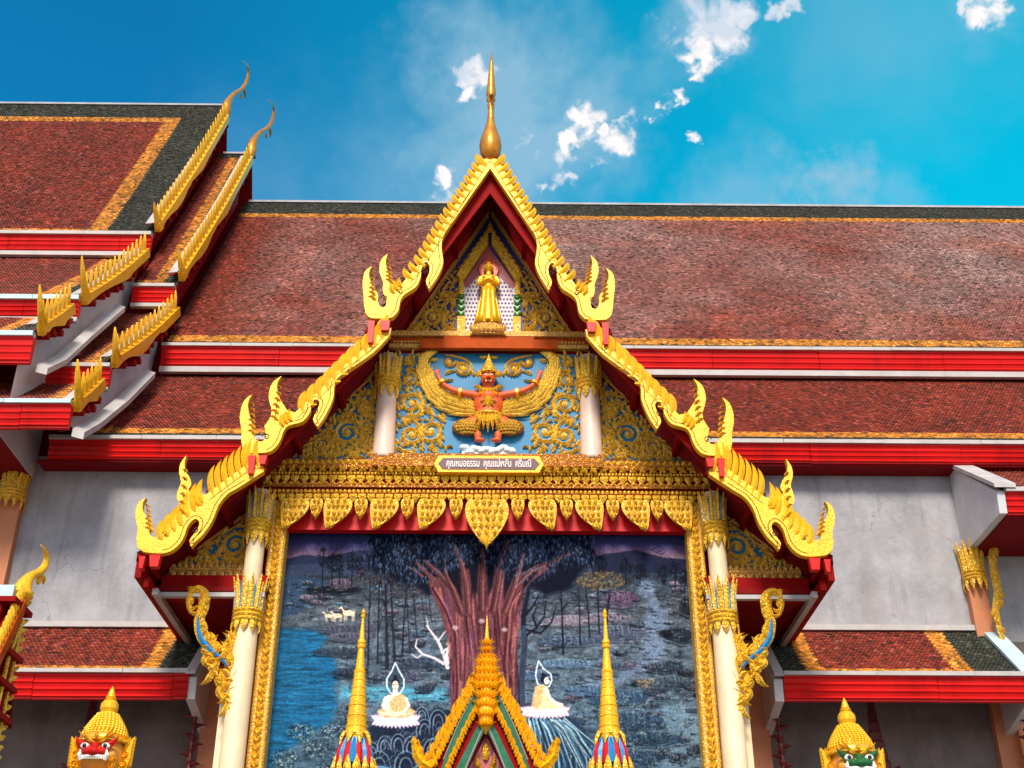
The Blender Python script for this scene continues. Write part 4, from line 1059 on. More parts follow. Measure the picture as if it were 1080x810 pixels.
YPd = YE - .24; ztp = zat(528, YPd)
protoL = part('pendant', pendant(.52, zat(528, YPd) - zat(559, YPd), .18, 5), [GOLDR, GOLDD], porch)
protoS = part('pendant', pendant(.24, zat(528, YPd) - zat(549, YPd), 0, 3), [GOLDR, GOLDD], porch)
protoC = part('pendant', pendant(.80, zat(528, YPd) - zat(576, YPd), 0, 6), [GOLDR, GOLDD], porch)
base = -porch.location
def put(o_, x, flip=1): o_.location = base + Vector((x, YPd, ztp)); o_.scale = (flip, 1, 1)
first = True
for u in (.93, 1.72, 2.50, 3.22):
    for s in (1, -1):
        o_ = protoL if first else protoL.copy()
        if not first: COL.objects.link(o_); o_.parent = porch
        first = False; put(o_, XC + s * u, s)
first = True
for u in (.52, 1.34, 2.12, 2.87):
    for s in (1, -1):
        o_ = protoS if first else protoS.copy()
        if not first: COL.objects.link(o_); o_.parent = porch
        first = False; put(o_, XC + s * u, s)
put(protoC, XC)
# hanging-teeth shelf under the lower side panels
for s in (1, -1):
    m_ = MB(); xa, xb = sorted((XC - s * 3.9, XC - s * 5.22)); zz = zat(605, YP - .05)
    m_.box(xa, xb, YP - .16, YP - .02, zz - .03, zz + .03); m_.teeth(xa, xb, zz + .03, .10, .13, FR(YP - .14), .04, False); m_.teeth(xa, xb, zz - .03, .13, .15, FR(YP - .16), .04, True); m_.beads(xa, xb, zz, .025, FR(YP - .17))
    part('cornice', m_, GOLDP, porch)

# main columns, in two storeys of capitals
for s in (1, -1):
    x = XC - s * 3.80; y = 19.12
    m_ = MB(); z1 = zat(665, y); m_.lathe([(.24, .9), (.24, 1.2), (.20, 1.3), (.185, z1), (.16, z1 + .1), (.15, zat(612, y)), (.15, zat(575, y)), (.15, zat(520, y))], (x, y, 0), 28)
    col = part('column', m_, CREAM, porch, smooth=True)
    for yt, yr, yb, yh, r in ((611, 645, 659, 668, .205), (520, 551, 565, 576, .175)):
        c_ = MB()
        petal_capital(c_, x, y, zat(yr, y), zat(yt, y), r * .95, r * 1.32, 12, w=.11); ring_band(c_, x, y, zat(yb, y), zat(yr, y), r * 1.05, 3, 24); hang_teeth(c_, x, y, zat(yb, y), r * 1.05, 10, zat(yb, y) - zat(yh + 3, y), .11)
        part('capital', c_, GOLDR, col)
    for yt, yr, r in ((618, 645, .205), (526, 551, .175)):
        i_ = MB()
        for k in range(12):
            a = 2 * pi * (k + .0) / 12; d = Vector((cos(a), sin(a), 0))
            z_0, z_1 = zat(yr, y), zat(yt, y); pts = [Vector((x, y, z_0 + (z_1 - z_0) * t)) + d * (r * .98 + r * .22 * t ** 2.2) for t in (0, .3, .6, 1)]
            i_.ribbon(pts, [.03, .04, .03, .005], d, .03)
        part('petal_inlay', i_, SKYB, col)
    # pale return of the wall beside the column
    m_ = MB(); xa, xb = sorted((XC - s * 3.98, XC - s * 4.12)); m_.box(xa, xb, 19.3, 19.6, .9, zat(668, 19.3)); part('pier', m_, CREAM, porch)
    m_ = MB(); xa, xb = sorted((XC - s * 3.60, XC - s * 4.1)); m_.box(xa, xb, 19.35, 21.78, .9, 8.6); part('side_pier', m_, SALM, porch)
    # carved jamb between column and mural
    j = MB(); xa, xb = sorted((XC - s * 3.36, XC - s * 3.62)); zt_ = zat(528, 19.3); j.box(xa, xb, 19.3, 19.68, .9, zt_); J = part('jamb', j, GOLDP, porch)
    j = MB(); z = 5.0; k = 0; cx = (xa + xb) / 2
    while z < zt_ - .1:
        for q_ in (-1, 1):
            j.leaf((cx - q_ * .02, z), radians(90 - q_ * 62), .17, q_ * 1.6, .085, FR(19.3), .045, n=5)
        j.leaf((cx, z + .03), radians(90), .13, .6 * (-1) ** k, .06, FR(19.3), .05, n=4); z += .125; k += 1
    for q_ in (-1, 1): j.ribbon([(cx + q_ * .12, 19.3, 4.5), (cx + q_ * .12, 19.3, zt_)], [.035, .035], (0, -1, 0), .03)
    part('jamb_carving', j, GOLDR, J)
    # naga bracket
    Yn = 19.05; mpn = lambda u, z, d: (XC - s * u, Yn - d, z)
    nk = [(202, 647), (199.5, 638), (201, 627), (208.4, 622), (215.5, 628), (214.6, 640), (210, 655), (212, 671.8), (221, 685), (233, 695), (243, 707), (246, 722), (241.8, 748)]
    P = PL(nk, Yn); Q = []
    for i in range(len(P) - 1):
        for k in range(4):
            t = k / 4; p0, p1, p2, p3 = [Vector(P[max(0, min(len(P) - 1, i + jj))]) for jj in (-1, 0, 1, 2)]
            Q.append(.5 * ((2 * p1) + (p2 - p0) * t + (2 * p0 - 5 * p1 + 4 * p2 - p3) * t * t + (3 * p1 - p0 - 3 * p2 + p3) * t ** 3))
    n = len(Q); W = [.05 + .13 * sin(pi * min(1, (i / n) * 1.3)) for i in range(n)]
    m_ = MB(); m_.ribbon([mpn(q.x, q.y, 0) for q in Q], W, (0, -1, 0), .09, True)
    for i in range(0, 18, 2): m_.leaf((Q[i].x, Q[i].y), radians(200 - i * 14) , .14, -1.2, .08, mpn, .05, both=True)
    for i in range(20, n, 2):
        m_.leaf((Q[i].x - .02, Q[i].y), radians(120), .24 if i % 4 else .32, -1.6, .12, mpn, .06, .02, both=True)
    r = random.Random(3)
    for a, b_, ln in ((214, 684, 12), (216, 692, 16), (220, 700, 16), (224, 708, 18), (228, 716, 18), (232, 724, 18), (236, 733, 18), (240, 742, 16), (222, 690, 14), (228, 700, 16), (234, 708, 16), (238, 718, 16), (243, 728, 18), (244, 738, 18), (230, 695, 14), (246, 715, 16)):
        u, z = PL([(a, b_)], Yn)[0]; m_.leaf((u, z), radians(r.uniform(230, 300)), ln / 58, r.choice((-1.8, 1.6)), .14, mpn, .07, .02, both=True)
        m_.leaf((u, z), radians(r.uniform(120, 200)), ln / 75, r.choice((-1.8, 1.6)), .1, mpn, .06, .04, both=True)
    for a, b_, ang, ln in ((236, 694, 95, 26), (243, 690, 85, 34), (247, 680, 95, 24), (228, 690, 120, 18), (224, 686, 100, 16)):
        u, z = PL([(a, b_)], Yn)[0]; m_.leaf((u, z), radians(180 - ang + 0), ln / 58, .9, .14, mpn, .07, both=True); m_.leaf((u, z), radians(180 - ang), ln / 80, -1.2, .1, mpn, .07, both=True)
    nb = part('naga_bracket', m_, GOLDR, porch)
    m_ = MB(); i0, i1 = 22, 40; m_.ribbon([mpn(q.x, q.y, .07) for q in Q[i0:i1]], [.015 + .07 * sin(pi * (i - i0) / (i1 - i0)) for i in range(i0, i1)], (0, -1, 0), .04); part('blue_scales', m_, SKYB, nb)

# ------------------------------------------------------------------ mural
exec_mural = True


def paint_mural():
    R = 2.0; X0, Y0, X1, Y1 = 272, 545, 752, 850; W = int((X1 - X0) * R); H = int((Y1 - Y0) * R)
    yy, xx = np.mgrid[0:H, 0:W].astype(np.float32); PX = X0 + xx / R; PY = Y0 + yy / R
    img = np.zeros((H, W, 3), np.float32); r = np.random.RandomState(4)

    def C(*c): return np.array(c, np.float32) / 255

    def vn(sx, sy, seed, oct_=4):
        rr = np.random.RandomState(seed); v = np.zeros((H, W), np.float32); tot = 0; amp = 1
        for o_ in range(oct_):
            gx, gy = int(W / (sx * R)) * 2 ** o_ + 3, int(H / (sy * R)) * 2 ** o_ + 3; g_ = rr.rand(gy, gx).astype(np.float32)
            fx = xx / W * (gx - 2); fy = yy / H * (gy - 2); ix = fx.astype(int); iy = fy.astype(int); tx = fx - ix; ty = fy - iy; tx = tx * tx * (3 - 2 * tx); ty = ty * ty * (3 - 2 * ty)
            v += amp * ((g_[iy, ix] * (1 - tx) + g_[iy, ix + 1] * tx) * (1 - ty) + (g_[iy + 1, ix] * (1 - tx) + g_[iy + 1, ix + 1] * tx) * ty); tot += amp; amp *= .55
        return v / tot

    def ramp(y, stops):
        ys = [s_[0] for s_ in stops]; return np.stack([np.interp(y, ys, [s_[1][k] for s_ in stops]) for k in range(3)], -1)
    img[:] = ramp(PY + 6 * (vn(60, 12, 1) - .5), [(545, C(22, 28, 60)), (560, C(28, 36, 74)), (575, C(50, 50, 92)), (583, C(92, 74, 104)), (589, C(112, 92, 100)), (592, C(44, 50, 74)), (604, C(38, 48, 62)), (640, C(66, 72, 82)), (690, C(74, 88, 102)), (760, C(66, 86, 104)), (850, C(54, 74, 92))])
    n = vn(18, 5, 2); m = (PY > 598)[..., None]
    img[:] = np.where(m, img * (.62 + .8 * n[..., None]), img)
    n2 = vn(5, 3, 3); img[:] = np.where(m, img * (.72 + .56 * n2[..., None]), img)

    def mix(mask, c): 
        k = np.clip(mask, 0, 1)[..., None]; img[:] = img * (1 - k) + np.asarray(c, np.float32) * k

    def poly(pts, c, a=1.0, soft=.7, tex=None):
        xs = [p[0] for p in pts]; ys = [p[1] for p in pts]
        i0, i1 = max(0, int((min(ys) - Y0 - 2) * R)), min(H, int((max(ys) - Y0 + 3) * R)); j0, j1 = max(0, int((min(xs) - X0 - 2) * R)), min(W, int((max(xs) - X0 + 3) * R))
        if i0 >= i1 or j0 >= j1: return
        x = PX[i0:i1, j0:j1]; y = PY[i0:i1, j0:j1]; ins = np.zeros(x.shape, bool); dist = np.full(x.shape, 99., np.float32); k = len(pts)
        for i in range(k):
            ax, ay = pts[i]; bx, by = pts[(i + 1) % k]
            if ay != by: c_ = ((ay > y) != (by > y)) & (x < (bx - ax) * (y - ay) / (by - ay) + ax); ins ^= c_
            dx, dy = bx - ax, by - ay; l = dx * dx + dy * dy + 1e-9; t = np.clip(((x - ax) * dx + (y - ay) * dy) / l, 0, 1); dist = np.minimum(dist, np.hypot(x - ax - t * dx, y - ay - t * dy))
        sd_ = np.where(ins, dist, -dist); mk = np.clip(sd_ / soft * .5 + .5, 0, 1) * a
        cc = np.asarray(c, np.float32)
        if tex is not None: cc = cc * tex[i0:i1, j0:j1, None]
        img[i0:i1, j0:j1] = img[i0:i1, j0:j1] * (1 - mk[..., None]) + cc * mk[..., None]

    def stroke(pts, w0, w1, c, a=1.0, soft=.5):
        pts = [(float(p[0]), float(p[1])) for p in pts]; k = len(pts)
        xs = [p[0] for p in pts]; ys = [p[1] for p in pts]; mw = max(w0, w1) + 1
        i0, i1 = max(0, int((min(ys) - Y0 - mw) * R)), min(H, int((max(ys) - Y0 + mw) * R) + 1); j0, j1 = max(0, int((min(xs) - X0 - mw) * R)), min(W, int((max(xs) - X0 + mw) * R) + 1)
        if i0 >= i1 or j0 >= j1: return
        x = PX[i0:i1, j0:j1]; y = PY[i0:i1, j0:j1]; best = np.full(x.shape, -99., np.float32)
        for i in range(k - 1):
            ax, ay = pts[i]; bx, by = pts[i + 1]; dx, dy = bx - ax, by - ay; l = dx * dx + dy * dy + 1e-9
            t = np.clip(((x - ax) * dx + (y - ay) * dy) / l, 0, 1); w = w0 + (w1 - w0) * (i + t) / (k - 1); best = np.maximum(best, w * .5 - np.hypot(x - ax - t * dx, y - ay - t * dy))
        mk = (np.clip(best / soft + .5, 0, 1) * a)[..., None]; img[i0:i1, j0:j1] = img[i0:i1, j0:j1] * (1 - mk) + np.asarray(c, np.float32) * mk

    def arc(cx, cy, rx, ry, a0, a1, n_=7): return [(cx + rx * cos(radians(a0 + (a1 - a0) * i / n_)), cy - ry * sin(radians(a0 + (a1 - a0) * i / n_))) for i in range(n_ + 1)]
    # far hills and lakes
    poly([(300, 590), (320, 585), (345, 587), (380, 580), (395, 583), (395, 602), (300, 602)], C(34, 40, 66)); poly([(300, 596), (395, 592), (395, 606), (300, 608)], C(48, 58, 84), .7)
    poly([(620, 588), (640, 584), (670, 580), (700, 588), (725, 590), (725, 604), (620, 604)], C(30, 34, 58))
    # left water
    tx = .75 + .5 * vn(26, 2.2, 8); poly([(296, 606), (345, 612), (350, 622), (318, 628), (330, 640), (300, 652), (292, 655)], C(40, 62, 90), .8, 2, tx)
    tx2 = .55 + .85 * vn(20, 2.0, 9); poly([(290, 662), (330, 664), (345, 672), (338, 684), (352, 694), (360, 712), (352, 726), (356, 742), (350, 762), (325, 776), (302, 792), (280, 815), (262, 830), (272, 740)], C(22, 84, 124), .95, 3, tx2)
    poly([(360, 722), (470, 726), (472, 740), (400, 740), (358, 738)], C(70, 150, 180), .75, 3, tx2)
    # right river
    tx3 = .8 + .4 * vn(8, 8, 10)
    poly([(676, 612), (692, 614), (690, 630), (704, 645), (706, 665), (700, 690), (688, 708), (660, 716), (640, 730), (600, 738), (604, 726), (650, 712), (676, 690), (684, 668), (680, 650), (684, 634), (672, 624)], C(96, 112, 140), .8, 2.5, tx3)
    poly([(700, 745), (735, 738), (748, 790), (745, 812), (700, 812), (690, 790), (704, 770)], C(92, 116, 134), .7, 4, tx3)
    # banks as layered ellipses with hatching
    def mound(cx, cy, rx, ry, base, hl, k=10, a=.9):
        poly(arc(cx, cy, rx, ry, 0, 360, 16), base, a, 1.2)
        for i in range(k):
            f = (i + .5) / k; x = cx - rx * .85 + 2 * rx * .85 * f + r.uniform(-1, 1); h = ry * sqrt(max(0, 1 - (2 * f - 1) ** 2))
            stroke([(x - 1.5, cy - h * .85), (x, cy - h * .3), (x - .5, cy + h * .35)], .9, .3, hl, .55)
        stroke(arc(cx, cy, rx * .95, ry * .95, r.uniform(110, 160), r.uniform(20, 70), 6), .7, .4, hl, .55); stroke(arc(cx, cy + ry * .5, rx, ry * .7, 200, 340, 6), 1.6, .6, base * .45, .7)
    for i in range(230):      # small rocks and tussocks
        x = r.uniform(300, 746); y = 612 + 200 * r.rand()
        if x < 356 and y > 656: continue
        if 676 < x < 706 and 610 < y < 720: continue
        f = (y - 600) / 210; q = r.rand(); rx_ = r.uniform(5, 11) * (.6 + .8 * f); ry_ = rx_ * r.uniform(.28, .5)
        b0 = C(*[(30, 36, 52), (44, 52, 72), (24, 30, 42), (70, 58, 78), (40, 60, 80)][r.randint(5)]) * (1 - .25 * f); mound(x, y, rx_, ry_, b0, C(*[(120, 130, 150), (150, 156, 168), (110, 140, 160), (170, 150, 166)][r.randint(4)]), 7, .85)
    for cx, cy, rx, ry, b_, h_ in ((352, 622, 30, 5, C(14, 18, 26), C(60, 66, 84)), (360, 616, 14, 6, C(62, 56, 70), C(160, 136, 150)), (368, 664, 34, 5, C(58, 60, 76), C(120, 116, 130)), (358, 688, 30, 4.5, C(38, 44, 58), C(96, 104, 124)), (372, 672, 26, 5, C(64, 66, 84), C(140, 130, 140)),
                                (370, 710, 20, 6, C(30, 38, 52), C(90, 108, 130)), (440, 700, 40, 7, C(46, 54, 72), C(120, 130, 146)), (420, 712, 34, 5, C(54, 62, 80), C(130, 140, 150)), (600, 655, 26, 6, C(108, 98, 112), C(196, 176, 184)), (655, 632, 18, 9, C(70, 56, 78), C(170, 130, 150)),
                                (640, 652, 26, 6, C(98, 92, 108), C(190, 178, 186)), (650, 668, 30, 9, C(64, 70, 92), C(150, 156, 170)), (600, 676, 34, 6, C(54, 68, 90), C(140, 160, 176)), (598, 700, 30, 5, C(70, 96, 124), C(160, 190, 200)), (560, 712, 30, 5, C(58, 82, 110), C(150, 176, 190)),
                                (700, 704, 22, 6, C(34, 42, 56), C(120, 136, 150)), (715, 670, 16, 8, C(24, 30, 42), C(70, 80, 96)), (702, 668, 7, 3.5, C(10, 14, 20), C(40, 50, 60)), (730, 640, 14, 10, C(24, 28, 40), C(70, 76, 90)), (706, 720, 26, 7, C(48, 60, 74), C(130, 146, 150)),
                                (650, 735, 34, 8, C(44, 66, 92), C(130, 160, 184)), (620, 728, 26, 6, C(60, 84, 112), C(150, 176, 196)), (665, 760, 36, 9, C(38, 58, 80), C(110, 140, 160)), (690, 780, 30, 8, C(30, 48, 66), C(100, 130, 146)), (660, 800, 40, 9, C(36, 56, 76), C(110, 140, 160))): mound(cx, cy, rx, ry, b_, h_)
    # grass and water hatching everywhere
    for i in range(7000):
        x = r.uniform(284, 746); y = 604 + 240 * r.rand() ** .9
        if x < 352 and y > 660: 
            if r.rand() < .6: stroke([(x, y), (x + r.uniform(3, 12), y + r.uniform(-.5, .5))], .5, .3, C(90, 170, 210), .25)
            continue
        L_ = r.uniform(1.5, 5); c_ = C(*[(96, 112, 136), (130, 150, 160), (60, 78, 100), (16, 22, 34), (10, 16, 28), (150, 160, 160)][r.randint(6)])
        stroke([(x, y), (x + r.uniform(-1.5, 1.5), y - L_)], .7, .2, c_, .4 if y > 640 else .25)
    for i in range(1500):     # pale touches on rock and grass
        x = r.uniform(300, 744); y = r.uniform(615, 812)
        if x < 356 and y > 656: continue
        L_ = r.uniform(2, 7); q = r.uniform(-.5, .5); c_ = C(*[(150, 160, 176), (180, 184, 192), (120, 150, 170), (170, 150, 164)][r.randint(4)]); a0 = r.uniform(0, 1)
        stroke([(x, y), (x + L_ * .5, y - L_ * .22 * a0), (x + L_, y + q)], .8, .3, c_, .5)
    for i in range(700):
        x = r.uniform(300, 744); y = r.uniform(615, 812)
        if x < 356 and y > 656: continue
        L_ = r.uniform(3, 10); stroke([(x, y), (x + L_ * .5, y + 1), (x + L_, y + r.uniform(-1, 1))], 1.6, .5, C(12, 16, 28), .6)
    # middle trees
    def tree(x, y0, y1, w, c_, lean=0, br=3, a=.9):
        stroke([(x, y0), (x + lean * .4, (y0 + y1) / 2), (x + lean, y1)], w, w * .5, c_, a)
        for b in range(br):
            yb = y0 + (y1 - y0) * r.uniform(.4, .9); q = r.choice((-1, 1)); stroke([(x + lean * .6, yb), (x + q * r.uniform(3, 7), yb - r.uniform(5, 12))], w * .5, w * .2, c_, a)

    def blob_leaves(cx, cy, rx, ry, n_, cols, s0=1.2, s1=2.6, a=.8):
        for i in range(n_):
            t = r.rand() * 6.28; q = sqrt(r.rand()); x = cx + rx * q * cos(t); y = cy + ry * q * sin(t); c_ = C(*cols[r.randint(len(cols))]); an = r.uniform(0, 3.14); L_ = r.uniform(s0, s1)
            stroke([(x, y), (x + L_ * cos(an), y + L_ * sin(an))], 1.2, .4, c_, a)
    for x, t, b in ((340, 578, 618), (350, 584, 618), (358, 586, 616), (371, 582, 618), (380, 588, 612)):
        tree(x, b, t, 1.4, C(12, 14, 26), 1); blob_leaves(x, t + 9, 5, 11, 60, [(10, 14, 28), (18, 24, 40), (8, 10, 20)], 1.5, 3)
    for x, t, b in ((634, 586, 612), (660, 588, 616), (675, 594, 615), (700, 596, 616), (712, 592, 620), (722, 600, 640)):
        tree(x, b, t, 1.3, C(12, 14, 26), 1); blob_leaves(x, t + 9, 6, 9, 60, [(10, 14, 28), (20, 26, 42), (8, 10, 20)], 1.5, 3)
    for x, b, w in ((388, 702, 2.2), (398, 700, 2), (408, 704, 4), (416, 698, 3), (424, 692, 2), (432, 688, 1.6), (440, 676, 1.5), (448, 662, 1.2), (455, 655, 1.2)): tree(x, b, 612, w, C(26, 26, 40), r.uniform(-6, 6), 4); stroke([(x - .8, b), (x - 1, 640)], .5, .3, C(120, 110, 130), .4)
    blob_leaves(400, 607, 28, 10, 260, [(70, 56, 56), (92, 76, 64), (40, 36, 44), (24, 24, 36)])
    blob_leaves(430, 622, 26, 9, 160, [(50, 44, 50), (80, 66, 62), (30, 30, 40)])
    for x, b, w in ((594, 690, 2.6), (612, 680, 2), (622, 672, 2), (632, 668, 2), (640, 658, 2)): tree(x, b, 616, w, C(24, 26, 40), r.uniform(-5, 5), 3)
    blob_leaves(634, 612, 26, 10, 380, [(104, 86, 54), (134, 110, 66), (70, 60, 50), (50, 46, 44)])
    # animals: three pale deer
    for x, y, s_ in ((347, 652, .8), (356, 652, .9), (368, 650, 1.15)):
        c_ = C(206, 186, 160); poly(arc(x, y - 3 * s_, 6 * s_, 2.6 * s_, 0, 360, 10), c_, 1, .6); stroke([(x - 4 * s_, y - 4 * s_), (x - 7 * s_, y - 8 * s_)], 2 * s_, 1.2 * s_, c_); stroke([(x - 7 * s_, y - 8 * s_), (x - 9 * s_, y - 7 * s_)], 1.8 * s_, 1 * s_, c_)
        for q in (-4, -2.5, 3, 4.5): stroke([(x + q * s_, y - 2 * s_), (x + q * s_ * 1.05, y + 4 * s_)], 1.0 * s_, .7 * s_, c_)
    # dead white branch with a resting figure
    w_ = C(206, 196, 206)
    for P_, a_, b_ in (([(472, 704), (468, 690), (462, 676), (456, 668), (450, 660)], 4, 1.5), ([(462, 676), (468, 668), (474, 662)], 2, .8), ([(466, 688), (474, 682), (478, 672)], 2, .8), ([(468, 700), (458, 694), (446, 690), (438, 682), (440, 674)], 3, 1.2), ([(456, 668), (452, 662), (450, 652)], 1.5, .6), ([(446, 690), (440, 694), (434, 690)], 1.5, .8)): stroke(P_, a_, b_, w_, .9)
    stroke([(474, 682), (471, 690), (473, 700)], 3, 2, C(225, 205, 200)); poly(arc(473, 679, 2, 2.4, 0, 360, 8), C(220, 200, 195))
    # big tree: canopy
    can = [(386, 556), (392, 576), (386, 590), (394, 604), (410, 606), (420, 616), (438, 616), (450, 628), (470, 618), (500, 612), (530, 606), (556, 616), (575, 628), (600, 622), (612, 604), (626, 590), (622, 572), (628, 556)]
    poly(can, C(12, 16, 34), 1, 3)
    for i in range(2600):
        x = r.uniform(384, 628); y = r.uniform(552, 630)
        lim = 606 + 14 * sin(x * .05) + (10 if 430 < x < 480 or 560 < x < 604 else 0)
        if y > lim or (x < 396 and y > 600) or (x > 612 and y > 596): continue
        c_ = C(*[(8, 12, 26), (16, 24, 48), (28, 42, 72), (44, 62, 92), (74, 92, 120), (6, 8, 18)][min(5, int(r.rand() ** 1.5 * 6))]); stroke([(x, y), (x + r.uniform(-1.2, 1.2), y + r.uniform(2, 5))], 1.5, .3, c_, .85)
    # trunk
    tr = C(92, 52, 56)
    poly([(451, 612), (462, 608), (474, 618), (484, 604), (500, 596), (520, 594), (534, 606), (545, 606), (560, 600), (578, 594), (580, 600), (562, 612), (552, 624), (546, 650), (546, 700), (545, 760), (556, 800), (556, 850), (470, 850), (470, 790), (475, 760), (477, 720), (474, 680), (466, 650), (456, 628)], tr, 1, 1.2, .7 + .6 * vn(4, 30, 12))
    stroke([(440, 594), (452, 606), (464, 618)], 2.5, 6, tr); stroke([(432, 598), (446, 608)], 1.5, 3, tr); stroke([(590, 592), (560, 606)], 2, 5, tr)
    for i in range(300):
        x = r.uniform(474, 546); y = r.uniform(604, 800); c_ = C(*[(60, 26, 38), (44, 18, 30), (150, 84, 88), (176, 110, 104), (128, 70, 84), (92, 60, 96)][r.randint(6)]); f = (x - 511) / 36; L_ = r.uniform(14, 50)
        spread = max(0, (660 - y) / 60) * 16 * f
        stroke([(x + spread, y), (x + spread * .4 + r.uniform(-2, 2), y + L_ * .5), (x + r.uniform(-3, 3), y + L_)], r.uniform(1.2, 3.5), .5, c_, .55, 1)
    for P_ in ([(456, 620), (468, 640), (480, 670), (482, 720), (478, 790)], [(474, 618), (490, 640), (496, 690)], [(500, 600), (496, 640), (502, 690)], [(530, 600), (524, 640), (528, 690)], [(552, 616), (536, 640), (532, 700), (538, 780)], [(562, 604), (544, 622), (534, 650)]):
        stroke(P_, 2.5, 1, C(46, 18, 32), .8, 1.2); stroke([(a + 2.5, b) for a, b in P_], 1.8, .6, C(170, 104, 100), .6, 1)
    dk_ = C(10, 14, 28)
    for T_ in ([(466, 600), (484, 596), (488, 634), (484, 640)], [(492, 586), (506, 584), (503, 622), (500, 632)], [(512, 584), (524, 586), (520, 618), (515, 628)], [(532, 590), (548, 594), (536, 622), (531, 634)], [(556, 596), (574, 592), (566, 604), (550, 624)]): poly(T_, dk_, .96, 1.5)
    for P_, a_, b_ in (([(487, 646), (478, 622), (462, 604), (448, 592)], 9, 4), ([(494, 646), (492, 618), (486, 592), (478, 574)], 9, 3), ([(508, 644), (508, 612), (510, 588), (504, 566)], 9, 3), ([(520, 644), (526, 612), (528, 588), (536, 570)], 9, 3), ([(532, 646), (542, 620), (560, 602), (584, 592), (600, 584)], 9, 3), ([(478, 622), (470, 606), (468, 590)], 4, 2), ([(542, 620), (548, 600), (552, 584)], 4, 2)):
        stroke(P_, a_, b_, tr * r.uniform(.85, 1.1), .97, .9); stroke([(a + 1.6, b) for a, b in P_], 1.3, .5, C(168, 110, 106), .6, .9); stroke([(a - 2.2, b) for a, b in P_], 1.5, .6, C(42, 20, 30), .7, .9)
    for x, y in ((480, 662), (532, 664), (508, 655)): poly(arc(x, y, 3.2, 2.4, 0, 360, 8), C(190, 170, 180), .7, 1); 
    for i in range(1500):
        x = r.uniform(440, 600); y = 566 + 40 * r.rand() ** .8 - 6
        if r.rand() < .35 or y > 592 + 9 * sin(x * .11) + 4 * sin(x * .37): continue
        c_ = C(*[(8, 12, 26), (14, 22, 44), (24, 38, 66), (6, 8, 18), (40, 58, 88)][r.randint(5)]); stroke([(x, y), (x + r.uniform(-1.2, 1.2), y + r.uniform(2, 5))], 1.5, .3, c_, .9)
    for i in range(900):
        x = r.uniform(388, 624); y = r.uniform(556, 616)
        if y > 606 + 12 * sin(x * .06): continue
        stroke([(x, y), (x + r.uniform(-1, 1), y + r.uniform(2, 3.5))], .9, .3, C(*[(70, 96, 128), (96, 120, 146), (54, 80, 110)][r.randint(3)]), .75)
    # dark climbing tree on its right side
    stroke([(548, 820), (551, 770), (550, 720), (553, 680), (552, 650), (558, 620)], 9, 4, C(22, 26, 44), .95, 1)
    for P_ in ([(552, 672), (566, 662), (574, 650), (576, 634)], [(554, 664), (570, 668), (582, 656), (586, 640)], [(553, 650), (562, 640), (568, 628)], [(566, 662), (562, 650), (566, 640)]): stroke(P_, 2.8, 1.2, C(20, 24, 42), .95)
    for i in range(7): stroke([(547 + i * 1.1, 815), (549 + i, 760), (548 + i * 1.1, 700), (551 + i * .6, 660)], .8, .4, C(110, 130, 160), .5)
    # rocks under the seated figures: stacked arches of pale strokes
    poly([(370, 850), (372, 790), (386, 770), (400, 764), (440, 762), (462, 745), (474, 752), (478, 800), (476, 850)], C(26, 36, 56), .95, 2)
    for cx, cy, s_ in ((392, 792, 9), (406, 784, 8), (420, 782, 8), (434, 786, 9), (448, 768, 9), (462, 758, 9), (456, 790, 10), (468, 780, 8), (400, 806, 12), (428, 806, 12), (444, 820, 12), (384, 810, 9), (470, 806, 9), (445, 752, 7)):
        for q in range(4): stroke(arc(cx, cy + 4, s_ * (1 - q * .22), s_ * (1.5 - q * .28), 200, -20, 9), 1.3, .5, C(120 + q * 8, 150, 172) if q % 2 == 0 else C(14, 22, 40), .75)
    poly([(545, 850), (552, 790), (556, 762), (570, 754), (596, 752), (612, 762), (628, 786), (640, 850)], C(32, 52, 76), .95, 2)
    for i in range(46):
        t = i / 46; x = 554 + 42 * t; e = 553 + 84 * t + r.uniform(-3, 3); stroke([(x, 756 + r.uniform(0, 6)), (x + (e - x) * .35, 770), (e, 800 + r.uniform(-10, 16)), (e + 2, 835)], r.uniform(.8, 2), .5, C(*[(150, 190, 204), (100, 146, 172), (14, 26, 46), (190, 214, 220), (60, 100, 130)][r.randint(5)]), .75)
    # bushes low left
    for cx, cy in ((318, 772), (334, 790), (352, 772), (362, 800), (300, 800), (340, 815), (322, 828), (372, 760), (300, 822)):
        blob_leaves(cx, cy, 15, 10, 190, [(26, 44, 60), (60, 88, 100), (16, 26, 40), (110, 138, 140), (36, 60, 80)], 1, 3)
        blob_leaves(cx, cy, 12, 8, 12, [(200, 200, 196)], .6, 1, .8)
    for i in range(70): blob_leaves(r.uniform(600, 744), r.uniform(735, 812), 5, 3, 9, [(120, 140, 140), (70, 96, 110), (20, 32, 46)], 1, 3, .7)
    blob_leaves(683, 720, 12, 5, 60, [(160, 130, 90), (120, 104, 80), (60, 66, 70)], 1, 3)
    for cx, cy, rx, ry in ((362, 800, 6, 11), (350, 820, 8, 9), (400, 815, 18, 8)): poly(arc(cx, cy, rx, ry, 0, 360, 14), C(64, 104, 140), .9, 2); stroke(arc(cx, cy, rx * .8, ry * .8, 160, 40, 6), 1, .5, C(170, 200, 220), .7)
